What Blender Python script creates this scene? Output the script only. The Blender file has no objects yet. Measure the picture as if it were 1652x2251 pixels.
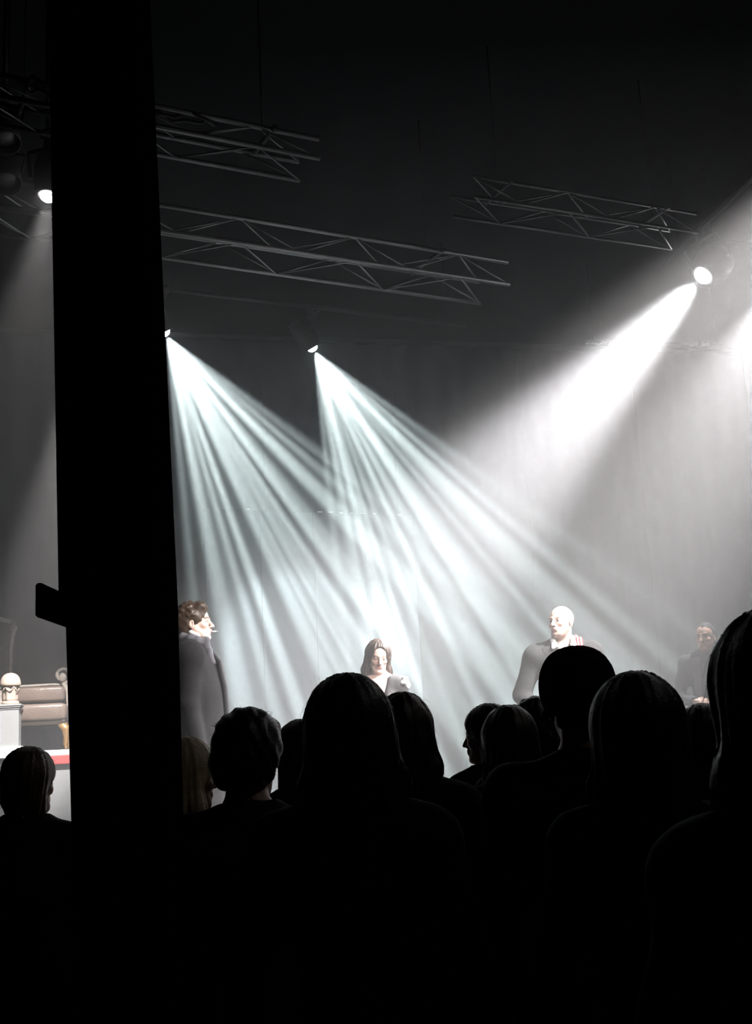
import bpy, bmesh, math, random
import numpy as np
from mathutils import Vector, Matrix

random.seed(7)
NP = np.random.RandomState(11)
S = bpy.context.scene
COL = S.collection

# ------------------------------------------------------------------ camera
W, H, FPX = 1652.0, 2251.0, 2600.0
EYE = Vector((0.0, 0.0, 1.58))
ROLL = math.radians(3.0)
PITCH = math.atan(504.0 / FPX)
_R0 = Vector((1, 0, 0)); _F = Vector((0, math.cos(PITCH), math.sin(PITCH)))
_U0 = Vector((0, -math.sin(PITCH), math.cos(PITCH)))
_R = _R0 * math.cos(ROLL) - _U0 * math.sin(ROLL)
_U = _U0 * math.cos(ROLL) + _R0 * math.sin(ROLL)
cam = bpy.data.cameras.new('camera')
cam.sensor_fit = 'VERTICAL'; cam.sensor_height = 36.0; cam.sensor_width = 36.0
cam.lens = FPX / H * 36.0
cam.clip_start = 0.05; cam.clip_end = 100
cam.dof.use_dof = True; cam.dof.focus_distance = 8.5; cam.dof.aperture_fstop = 20.0
co = bpy.data.objects.new('camera', cam); COL.objects.link(co)
mw = Matrix((( _R.x, _U.x, -_F.x, EYE.x), (_R.y, _U.y, -_F.y, EYE.y), (_R.z, _U.z, -_F.z, EYE.z), (0, 0, 0, 1)))
co.matrix_world = mw
S.camera = co


def P(px, py, Y):
    """point of the room on the plane y = Y seen at a pixel"""
    d = _F + _R * ((px - W / 2) / FPX) + _U * ((H / 2 - py) / FPX)
    return EYE + d * (Y / d.y)


def PZ(px, py, z):
    d = _F + _R * ((px - W / 2) / FPX) + _U * ((H / 2 - py) / FPX)
    return EYE + d * ((z - EYE.z) / d.z)


# ------------------------------------------------------------------ world, exposure, render look
wld = bpy.data.worlds.new('dark_house'); S.world = wld; wld.use_nodes = True
wld.node_tree.nodes['Background'].inputs[0].default_value = (0.004, 0.0045, 0.005, 1)
wld.node_tree.nodes['Background'].inputs[1].default_value = 0.1
S.view_settings.view_transform = 'Standard'; S.view_settings.look = 'None'
S.view_settings.gamma = 1.0; S.view_settings.use_curve_mapping = False
S.view_settings.exposure = 0.28
cy = S.cycles
cy.max_bounces = 4; cy.diffuse_bounces = 2; cy.glossy_bounces = 2; cy.transmission_bounces = 2
cy.volume_bounces = 1; cy.transparent_max_bounces = 8
cy.use_denoising = True
cy.use_adaptive_sampling = False
cy.caustics_reflective = False; cy.caustics_refractive = False
cy.sample_clamp_indirect = 4.0

# lamp powers, colours and aims (used by the lamp builder below)
HAZE_DENSITY = 0.055
HAZE_ANISO = 0.25
COOL = (0.80, 0.94, 0.94); WHITE = (0.98, 0.97, 1.0); WARM = (1.0, 0.96, 0.93)
STAGE_Z = 0.72
PA = P(360, 728, 10.6); ZRIG = PA.z
PB = PZ(685, 762, ZRIG)
PC = PZ(1545, 605, ZRIG)
PD = PZ(1700, 625, ZRIG)
PE = PZ(2150, 70, ZRIG)
PF = P(106, 427, 7.1)
PG = P(245, 560, 8.9)
LAMPS = [
    # place, aim, watts, half angle, blend, colour, gobo seed, label, size
    (PA, Vector((PA.x + 2.45, PA.y + 1.75, STAGE_Z)), 4000, 27, 0.25, COOL, 3.1, 'moving head lamp beside the pillar throwing a fan of cool rays', 1.0),
    (PB, Vector((PB.x + 2.55, PB.y + 1.75, STAGE_Z)), 4000, 27, 0.25, COOL, 11.7, 'moving head lamp at mid stage throwing a fan of cool rays', 1.0),
    (PC, Vector((-0.75, 8.3, 1.7)), 10000, 13.5, 0.9, WHITE, None, 'bright white spot lamp hung right of the zigzag truss end', 1.5),
    (PD, Vector((1.3, 9.0, 0.9)), 1500, 24, 0.9, WHITE, None, 'white spot lamp past the frame edge, aimed at the bald man', 1.3),
    (PE, Vector((-0.2, 8.2, 0.9)), 6000, 22, 0.8, WARM, None, 'white spot lamp high over the right of the stage front', 1.3),
    (Vector((3.5, 2.6, 5.0)), P(850, 1440, 8.0), 1700, 5, 0.9, WARM, None, 'added front lamp, unseen over the audience, brightening the dark haired woman', 1.2),  # three front lamps added out of view to brighten the performers' faces
    (Vector((4.0, 2.6, 5.0)), P(1230, 1400, 8.4), 1700, 4.5, 0.9, WARM, None, 'added front lamp, unseen over the audience, brightening the bald man', 1.2),
    (Vector((3.0, 2.6, 5.0)), P(440, 1380, 7.4), 2600, 4, 0.9, WARM, None, 'added front lamp, unseen over the audience, brightening the overcoat man', 1.2),
    (PF, PF + Vector((-0.25, -0.75, -4.5)), 150, 17, 0.6, WARM, None, 'small dim spot lamp shining past the left edge of the pillar', 1.0),
    (PG, P(78, 1550, 11.6), 4000, 11, 0.7, WARM, None, 'spot lamp behind the pillar aimed down at the leather chairs', 1.0),
]

# ------------------------------------------------------------------ helpers
MATS = {}


def mat(name, col, rough=0.7, metal=0.0, noise=0.15, nscale=12.0, bump=0.0, bscale=60.0, spec=0.5, attr=False, sss=0.0):
    if name in MATS: return MATS[name]
    m = bpy.data.materials.new(name); m.use_nodes = True
    nt = m.node_tree; b = nt.nodes['Principled BSDF']
    b.inputs['Roughness'].default_value = rough; b.inputs['Metallic'].default_value = metal
    b.inputs['Specular IOR Level'].default_value = spec
    tc = nt.nodes.new('ShaderNodeTexCoord')
    n = nt.nodes.new('ShaderNodeTexNoise'); n.inputs['Scale'].default_value = nscale; n.inputs['Detail'].default_value = 4
    nt.links.new(tc.outputs['Object'], n.inputs['Vector'])
    mx = nt.nodes.new('ShaderNodeMix'); mx.data_type = 'RGBA'; mx.blend_type = 'MULTIPLY'
    mx.inputs[0].default_value = 1.0
    rp = nt.nodes.new('ShaderNodeMapRange'); rp.inputs['To Min'].default_value = 1 - noise; rp.inputs['To Max'].default_value = 1 + noise
    nt.links.new(n.outputs['Fac'], rp.inputs['Value'])
    if attr:
        a = nt.nodes.new('ShaderNodeAttribute'); a.attribute_name = 'Col'
        nt.links.new(a.outputs['Color'], mx.inputs[6])
    else:
        mx.inputs[6].default_value = (*col, 1)
    nt.links.new(rp.outputs['Result'], mx.inputs[7])
    nt.links.new(mx.outputs[2], b.inputs['Base Color'])
    if bump > 0:
        n2 = nt.nodes.new('ShaderNodeTexNoise'); n2.inputs['Scale'].default_value = bscale; n2.inputs['Detail'].default_value = 3
        nt.links.new(tc.outputs['Object'], n2.inputs['Vector'])
        bp = nt.nodes.new('ShaderNodeBump'); bp.inputs['Strength'].default_value = bump; bp.inputs['Distance'].default_value = 0.01
        nt.links.new(n2.outputs['Fac'], bp.inputs['Height']); nt.links.new(bp.outputs['Normal'], b.inputs['Normal'])
    MATS[name] = m
    return m


def emit(name, col, strength):
    m = bpy.data.materials.new(name); m.use_nodes = True
    b = m.node_tree.nodes['Principled BSDF']
    b.inputs['Base Color'].default_value = (0.02, 0.02, 0.02, 1)
    b.inputs['Emission Color'].default_value = (*col, 1); b.inputs['Emission Strength'].default_value = strength
    return m


BLACK = mat('black_paint', (0.002, 0.002, 0.002), 0.95, noise=0.3, spec=0.0)
BLACKMETAL = mat('black_metal', (0.02, 0.02, 0.022), 0.5, 0.3, spec=0.3)
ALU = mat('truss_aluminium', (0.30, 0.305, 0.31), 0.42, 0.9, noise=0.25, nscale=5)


def link(o, parent=None, m=None):
    COL.objects.link(o)
    if parent is not None: o.parent = parent
    if m is not None:
        o.data.materials.clear(); o.data.materials.append(m)
    return o


def obj(name, bm, m, parent=None, smooth=False):
    me = bpy.data.meshes.new(name); bm.to_mesh(me); bm.free()
    if smooth: me.polygons.foreach_set('use_smooth', [True] * len(me.polygons))
    return link(bpy.data.objects.new(name, me), parent, m)


def thing(name, label, cat, loc=(0, 0, 0), rz=0.0, group=None):
    o = bpy.data.objects.new(name, None); COL.objects.link(o)
    o.empty_display_size = 0.1
    o.location = loc; o.rotation_euler = (0, 0, rz); o['label'] = label; o['category'] = cat
    if group: o['group'] = group
    return o


def tag(o, label, cat, group=None):
    o['label'] = label; o['category'] = cat
    if group: o['group'] = group
    return o


def bx(bm, c, s, rot=None, bev=0.0):
    """box, centre c, full size s"""
    t = bmesh.ops.create_cube(bm, size=1.0)
    vs = t['verts']
    M = Matrix.Translation(Vector(c)) @ (rot.to_4x4() if rot is not None else Matrix.Identity(4)) @ Matrix.Diagonal((*s, 1))
    bmesh.ops.transform(bm, matrix=M, verts=vs)
    if bev > 0:
        es = list({e for v in vs for e in v.link_edges})
        bmesh.ops.bevel(bm, geom=es, offset=bev, segments=2, affect='EDGES', profile=0.5)
    return bm


def tube(bm, a, b, ra, rb=None, n=10, caps=True):
    a = Vector(a); b = Vector(b); rb = ra if rb is None else rb
    d = b - a; L = d.length
    q = d.to_track_quat('Z', 'Y')
    M = Matrix.Translation((a + b) / 2) @ q.to_matrix().to_4x4()
    bmesh.ops.create_cone(bm, cap_ends=caps, segments=n, radius1=ra, radius2=rb, depth=L, matrix=M)
    return bm


def lathe(bm, prof, n=24, M=None):
    rings = []
    for r, z in prof:
        ring = [bm.verts.new(((r * math.cos(2 * math.pi * k / n)), (r * math.sin(2 * math.pi * k / n)), z)) for k in range(n)]
        rings.append(ring)
    for i in range(len(rings) - 1):
        for k in range(n):
            bm.faces.new((rings[i][k], rings[i][(k + 1) % n], rings[i + 1][(k + 1) % n], rings[i + 1][k]))
    bm.faces.new(list(reversed(rings[0]))); bm.faces.new(rings[-1])
    if M is not None:
        bmesh.ops.transform(bm, matrix=M, verts=[v for r in rings for v in r])
    return bm


def path_tube(bm, pts, r, n=8, closed_caps=True, flat=1.0):
    """tube along points, radius r (number or list)"""
    pts = [Vector(p) for p in pts]
    rings = []
    for i, p in enumerate(pts):
        d = (pts[min(i + 1, len(pts) - 1)] - pts[max(i - 1, 0)]).normalized()
        ref = Vector((0, 0, 1)) if abs(d.z) < 0.9 else Vector((0, 1, 0))
        u = d.cross(ref).normalized(); v = d.cross(u).normalized()
        rr = r[i] if isinstance(r, (list, tuple)) else r
        rings.append([bm.verts.new(p + u * (rr * math.cos(2 * math.pi * k / n)) + v * (rr * flat * math.sin(2 * math.pi * k / n))) for k in range(n)])
    for i in range(len(rings) - 1):
        for k in range(n):
            bm.faces.new((rings[i][k], rings[i][(k + 1) % n], rings[i + 1][(k + 1) % n], rings[i + 1][k]))
    bm.faces.new(list(reversed(rings[0]))); bm.faces.new(rings[-1])
    bmesh.ops.recalc_face_normals(bm, faces=bm.faces[:])
    return bm


def NB(): return bmesh.new()


# ------------------------------------------------------------------ room shell
def struct(name, bm, m):
    o = obj(name, bm, m); o['kind'] = 'structure'; return o


WALLM = mat('black_wall', (0.006, 0.0063, 0.007), 0.9, noise=0.3, spec=0.1)
struct('floor', bx(NB(), (0, 6, -0.05), (18, 22, 0.1)), mat('house_floor', (0.015, 0.015, 0.016), 0.7, noise=0.4))
struct('ceiling', bx(NB(), (0, 6, 6.85), (18, 22, 0.1)), WALLM)
struct('wall_left', bx(NB(), (-8.5, 6, 3.4), (0.2, 22, 6.8)), WALLM)
struct('wall_right', bx(NB(), (8.5, 6, 3.4), (0.2, 22, 6.8)), WALLM)
struct('wall_rear', bx(NB(), (0, -4.5, 3.4), (17, 0.2, 6.8)), WALLM)
struct('wall_back', bx(NB(), (0, 16.9, 3.4), (17, 0.2, 6.8)), WALLM)
STAGEM = mat('stage_floor_paint', (0.03, 0.031, 0.033), 0.6, noise=0.3, nscale=3, bump=0.1)
o = struct('stage_platform', bx(NB(), (0, 11.2, STAGE_Z / 2), (16.4, 11.0, STAGE_Z)), STAGEM)

# haze filling the stage house
hz = bx(NB(), (0, 11.5, 2.95), (16.3, 9.8, 5.7))
hm = bpy.data.materials.new('stage_haze'); hm.use_nodes = True
nt = hm.node_tree; nt.nodes.clear()
out = nt.nodes.new('ShaderNodeOutputMaterial'); vs = nt.nodes.new('ShaderNodeVolumeScatter')
vs.inputs['Color'].default_value = (0.98, 0.985, 1.0, 1); vs.inputs['Density'].default_value = HAZE_DENSITY
vs.inputs['Anisotropy'].default_value = HAZE_ANISO
nt.links.new(vs.outputs[0], out.inputs['Volume'])
hm.cycles.homogeneous_volume = True
hz = obj('stage_haze', hz, hm); hz['kind'] = 'stuff'

# ------------------------------------------------------------------ backdrop curtain and set wall
CUR_ANG = math.radians(14)
CUR_C = Vector((0, 14.6, 0))
CURM = mat('curtain_cloth', (0.075, 0.079, 0.085), 0.95, noise=0.12, nscale=3, spec=0.1)


def curtain():
    t = thing('backdrop_curtain', 'tall grey cloth backdrop hanging in soft folds behind the performers', 'curtain', (CUR_C.x, CUR_C.y, STAGE_Z), CUR_ANG)
    x = -8.2; k = 0
    while x < 8.0:
        w = 1.7
        bm = NB(); cols = []
        n = 60
        ph = random.random() * 6
        for i in range(n + 1):
            u = x + (w + 0.04) * i / n
            yy = 0.045 * math.sin(u * 17 + ph) + 0.03 * math.sin(u * 7.3 + ph * 2)
            edge = min(i, n - i) / 5.0
            if edge < 1: yy += 0.02 * (1 - edge)
            cols.append([bm.verts.new((u, yy * (1.15 - 0.25 * zz / 5.9), zz)) for zz in (0.02, 1.2, 2.8, 4.4, 5.9)])
        for i in range(n):
            for j in range(4):
                bm.faces.new((cols[i][j], cols[i + 1][j], cols[i + 1][j + 1], cols[i][j + 1]))
        o = obj('curtain_panel', bm, CURM, t, True)
        sm = o.modifiers.new('thick', 'SOLIDIFY'); sm.thickness = 0.006
        x += w
    tube_bm = tube(NB(), (-8.2, 0, 5.95), (8.0, 0, 5.95), 0.03)
    obj('top_rail', tube_bm, BLACKMETAL, t)
    return t


curtain()

FLATM = mat('painted_flat', (0.06, 0.063, 0.07), 0.85, noise=0.12, nscale=2, spec=0.2)
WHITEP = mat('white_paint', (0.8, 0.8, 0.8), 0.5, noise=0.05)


def set_wall():
    """painted flats standing in front of the backdrop; light glinting on their tops is modelled as small white pieces"""
    a = P(447, 1118, 12.3); zt = a.z
    b = PZ(905, 1135, zt)
    d = Vector((b.x - a.x, b.y - a.y, 0)); L = d.length; ang = math.atan2(d.y, d.x)
    t = thing('set_wall', 'plain grey painted set wall of flat panels with white pieces for glints along its top', 'set wall', (a.x, a.y, STAGE_Z), ang)
    n = 4; hgt = zt - STAGE_Z
    for i in range(n):
        w = L / n
        obj('flat_panel', bx(NB(), (w * (i + 0.5), 0, hgt / 2), (w - 0.005, 0.035, hgt), bev=0.004), FLATM, t)
    for px, w in ((530, 8), (697, 12), (721, 11), (746, 9), (771, 12), (797, 12), (824, 9), (886, 12)):  # white pieces stand in for light catching the top edge
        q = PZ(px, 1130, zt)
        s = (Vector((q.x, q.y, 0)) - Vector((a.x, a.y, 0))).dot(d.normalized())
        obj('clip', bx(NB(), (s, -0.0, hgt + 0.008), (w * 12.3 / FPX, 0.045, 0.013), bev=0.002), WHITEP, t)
    for i in range(n):
        w = L / n
        bm = NB(); tube(bm, (w * (i + 0.5), 0.03, hgt * 0.7), (w * (i + 0.5), 0.9, 0.03), 0.02)
        bx(bm, (w * (i + 0.5), 0.9, 0.03), (0.3, 0.3, 0.06))
        obj('brace', bm, BLACKMETAL, t)


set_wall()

# ------------------------------------------------------------------ rigging
def cyl_part(name, a, b, r, m, parent, n=8):
    return obj(name, tube(NB(), a, b, r, n=n), m, parent, True)


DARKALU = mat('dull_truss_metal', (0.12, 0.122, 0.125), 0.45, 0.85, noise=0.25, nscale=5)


def truss(a, b, hgt, dep, label, step=0.5, r=0.018, rb=0.0075, clutter=0, metal=None):
    """box truss; a, b are the ends of its near top chord, level"""
    a = Vector(a); b = Vector(b)
    d = (b - a); L = d.length; ang = math.atan2(d.y, d.x)
    metal = metal or ALU
    t = thing('lighting_truss', label, 'truss', a, ang)
    n = max(3, round(L / step))
    cs = {'nt': (0, 0), 'ft': (dep, 0), 'nb': (0, -hgt), 'fb': (dep, -hgt)}
    for k, (y, z) in cs.items():
        cyl_part('chord', (0, y, z), (L, y, z), r, metal, t)
    for face in (('nt', 'nb'), ('ft', 'fb'), ('nt', 'ft'), ('nb', 'fb')):
        y0, z0 = cs[face[0]]; y1, z1 = cs[face[1]]
        for i in range(n):
            x0 = L * i / n; x1 = L * (i + 1) / n
            if i % 2: p, q = (x0, y1, z1), (x1, y0, z0)
            else: p, q = (x0, y0, z0), (x1, y1, z1)
            cyl_part('brace', p, q, rb, metal, t, 6)
    for x in (L * 0.15, L * 0.85):
        cyl_part('hanging_cable', (x, dep / 2, -0.0), (x, dep / 2, 6.8 - a.z), 0.006, BLACKMETAL, t, 5)
        bm = NB(); tube(bm, (x, -0.05, 0.0), (x, dep + 0.05, 0.0), 0.018)
        obj('spreader_bar', bm, BLACKMETAL, t)
    for i in range(clutter):
        x = L * random.uniform(0.05, 0.9)
        pts = [(x + j * 0.09, random.uniform(-0.03, 0.05), random.uniform(-0.05, 0.05) - 0.05 * math.sin(j / 6 * math.pi)) for j in range(7)]
        obj('cable_swag', path_tube(NB(), pts, 0.012, 6), BLACKMETAL, t, True)
    return t


# main truss: extends left past the pillar out of frame
zt = P(355, 452, 8.05).z
m0 = PZ(-60, 382, zt); m1 = PZ(1115, 577, zt)
truss(m0, m1, 0.20, 0.46, 'long aluminium box truss crossing behind the pillar at mid height', 0.46)
zt = P(355, 232, 6.85).z
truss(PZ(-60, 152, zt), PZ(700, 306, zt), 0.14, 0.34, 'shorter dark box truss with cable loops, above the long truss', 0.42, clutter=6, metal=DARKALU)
zt = P(1040, 372, 7.9).z
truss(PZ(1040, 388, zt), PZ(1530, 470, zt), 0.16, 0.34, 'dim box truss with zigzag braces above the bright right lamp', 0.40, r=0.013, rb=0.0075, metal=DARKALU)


def pipe(a, b, label, r=0.024):
    a = Vector(a); b = Vector(b)
    t = thing('rigging_pipe', label, 'pipe', a)
    cyl_part('pole', (0, 0, 0), b - a, r, BLACKMETAL, t)
    for f in (0.06, 0.94):
        p = (b - a) * f
        cyl_part('hanging_cable', p, p + Vector((0, 0, 6.8 - a.z - p.z)), 0.006, BLACKMETAL, t, 5)
    return t


up = Vector((0, 0, 0.42))
dAB = (PB - PA)
pipe(PA - dAB * 0.5 + up, PA + dAB * 2.2 + up, 'black pipe carrying the two fan beam lamps')
dCE = PE - PC
pipe(PC - dCE * 0.2 + up, PE + dCE * 0.2 + up, 'black side pipe carrying the white lamps at right')
pipe(Vector((2.7, 2.6, 5.42)), Vector((4.4, 2.6, 5.42)), 'black pipe with the added front lamps, out of view above the audience')
pipe(PD + up - Vector((0.6, 0, 0)), PD + up + Vector((0.8, 0, 0)), 'short black pipe holding the lamp past the frame edge')
q0 = P(1285, 752, 12.8); q1 = PZ(1590, 757, q0.z)
t = pipe(q0, q1, 'faint grey pipe with pale ties hung across the right upstage', 0.018)
for f in (0.03, 0.13, 0.19, 0.78, 0.86):
    p = (q1 - q0) * f
    obj('tie', bx(NB(), p, (0.10, 0.045, 0.045), bev=0.01), WHITEP, t)


def gobo(light, seed):
    """metal plate of slots in the lamp: brightness varies across the beam in stripes"""
    light.use_nodes = True
    nt = light.node_tree; nt.nodes.clear()
    out = nt.nodes.new('ShaderNodeOutputLight'); em = nt.nodes.new('ShaderNodeEmission')
    tc = nt.nodes.new('ShaderNodeTexCoord'); sp = nt.nodes.new('ShaderNodeSeparateXYZ')
    nt.links.new(tc.outputs['Normal'], sp.inputs[0])
    dv = nt.nodes.new('ShaderNodeMath'); dv.operation = 'DIVIDE'
    nt.links.new(sp.outputs['X'], dv.inputs[0]); nt.links.new(sp.outputs['Z'], dv.inputs[1])
    nz = nt.nodes.new('ShaderNodeTexNoise'); nz.noise_dimensions = '1D'
    ad = nt.nodes.new('ShaderNodeMath'); ad.operation = 'ADD'; ad.inputs[1].default_value = seed
    nt.links.new(dv.outputs[0], ad.inputs[0]); nt.links.new(ad.outputs[0], nz.inputs['W'])
    nz.inputs['Scale'].default_value = 15.0; nz.inputs['Detail'].default_value = 2.0; nz.inputs['Roughness'].default_value = 0.6
    mr = nt.nodes.new('ShaderNodeMapRange'); mr.interpolation_type = 'SMOOTHSTEP'
    mr.inputs['From Min'].default_value = 0.38; mr.inputs['From Max'].default_value = 0.62
    mr.inputs['To Min'].default_value = 0.22; mr.inputs['To Max'].default_value = 1.6
    nt.links.new(nz.outputs['Fac'], mr.inputs['Value'])
    nt.links.new(mr.outputs['Result'], em.inputs['Strength'])
    nt.links.new(em.outputs[0], out.inputs[0])
    em.inputs['Color'].default_value = (1, 1, 1, 1)


LENSES = {}


def lamp(loc, aim, watts, half, blend, col, seed, label, size=1.0, glow=30):
    loc = Vector(loc); d = (Vector(aim) - loc).normalized()
    t = thing('stage_lamp', label, 'stage light', loc + Vector((0, 0, 0.42)), 0, 'lamps hung over the stage')
    off = Vector((0, 0, -0.42))
    q = d.to_track_quat('Z', 'Y').to_matrix().to_4x4()
    # tilted head, its lens at loc
    M = Matrix.Translation(off) @ q
    bm = NB()
    lathe(bm, [(0.05 * size, -0.30), (0.10 * size, -0.28), (0.115 * size, -0.18), (0.10 * size, -0.06), (0.085 * size, 0.0), (0.085 * size, 0.015), (0.055 * size, 0.016), (0.055 * size, 0.0)], 20, M)
    obj('head', bm, BLACKMETAL, t, True)
    bm = NB(); lathe(bm, [(0.054 * size, -0.002), (0.054 * size, 0.012), (0.046 * size, 0.032), (0.03 * size, 0.046), (0.01, 0.052)], 20, M)
    key = (tuple(col), glow)
    if key not in LENSES: LENSES[key] = emit('lit_lens', col, glow)
    obj('lens', bm, LENSES[key], t, True)
    # yoke: two arms from the clamp to the head's pivots
    side = Vector((0, 0, 1)).cross(d)
    side = side.normalized() if side.length > 0.05 else Vector((1, 0, 0))
    piv = off - d * 0.17
    top = Vector((0, 0, -0.10))
    bm = NB()
    path_tube(bm, [piv + side * 0.125 * size, piv + side * 0.16 * size, top + side * 0.15 * size, top, top - side * 0.15 * size, piv - side * 0.16 * size, piv - side * 0.125 * size], 0.016, 8)
    obj('yoke', bm, BLACKMETAL, t, True)
    bm = NB(); tube(bm, (0, 0, 0.03), (0, 0, -0.11), 0.03); tube(bm, (-0.05, 0, 0), (0.05, 0, 0), 0.032)
    obj('clamp', bm, BLACKMETAL, t, True)
    if 'past the left edge' in label: cyl_part('hanging_pole', (0, 0, 0), (0, 0, 6.8 - t.location.z), 0.018, BLACKMETAL, t)
    ld = bpy.data.lights.new('beam', 'SPOT')
    ld.energy = watts; ld.color = col; ld.spot_size = math.radians(half * 2); ld.spot_blend = blend
    ld.shadow_soft_size = 0.03 if seed is not None else 0.05 * size
    lo = bpy.data.objects.new('beam', ld); COL.objects.link(lo); lo.parent = t
    # the slots lie across the audience's view: light x axis in the plane of the fan
    zax = -d; sight = (loc - Vector((0, 0, 1.6))).normalized(); yax = sight - zax * zax.dot(sight); yax.normalize(); xax = yax.cross(zax)
    rot = Matrix((( xax.x, yax.x, zax.x), (xax.y, yax.y, zax.y), (xax.z, yax.z, zax.z))).to_4x4()
    lo.matrix_local = Matrix.Translation(off + d * 0.058) @ rot
    if seed is not None: gobo(ld, seed)
    return t


for a in LAMPS: lamp(*a)


# ------------------------------------------------------------------ black pillar
def pillar():
    Yf = 2.35; dep = 0.23
    zc = 6.8
    def edge(p, q, zs, Yf):
        """points on the pillar's front face where the line p-q meets the heights zs"""
        A = P(p[0], p[1], Yf); B = P(q[0], q[1], Yf)
        return [A + (B - A) * ((z - A.z) / (B.z - A.z)) for z in zs]
    base = P(280, 1800, Yf)
    t = thing('pillar', 'tall black square pillar in front of the left part of the stage', 'pillar', (base.x, base.y, 0))
    t['kind'] = 'thing'
    def prism(name, L, Rr, zs, ext=0.0, d=dep):
        l = edge(*L, zs, Yf); r = edge(*Rr, zs, Yf + d)
        bm = NB(); vs = []
        for a, b in zip(l, r):
            for y in (Yf - ext, Yf + d):
                vs.append(bm.verts.new((a.x - base.x, y - base.y, a.z))); vs.append(bm.verts.new((b.x - base.x, y - base.y, b.z)))
        q = vs
        for f in ((0, 1, 5, 4), (2, 3, 7, 6), (0, 2, 6, 4), (1, 3, 7, 5), (0, 1, 3, 2), (4, 5, 7, 6)): bm.faces.new([q[k] for k in f])
        bmesh.ops.recalc_face_normals(bm, faces=bm.faces[:])
        bmesh.ops.bevel(bm, geom=bm.edges[:], offset=0.004, segments=1, affect='EDGES')
        return obj(name, bm, BLACK, t)
    zb = P(120, 1357, Yf).z; zt = P(120, 1278, Yf).z
    prism('shaft', ((143, 1360), (155, 1800)), ((391.5, 1330), (405, 1850)), (0.0, zb + 0.02))
    prism('upper_casing', ((105, 0), (127, 1280)), ((330, 0), (391.5, 1330)), (zb + 0.01, zc))
    prism('bracket', ((100, 1284), (103, 1357)), ((150, 1284), (150, 1357)), (zb, zt - 0.004), ext=0.02)


pillar()

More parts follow.
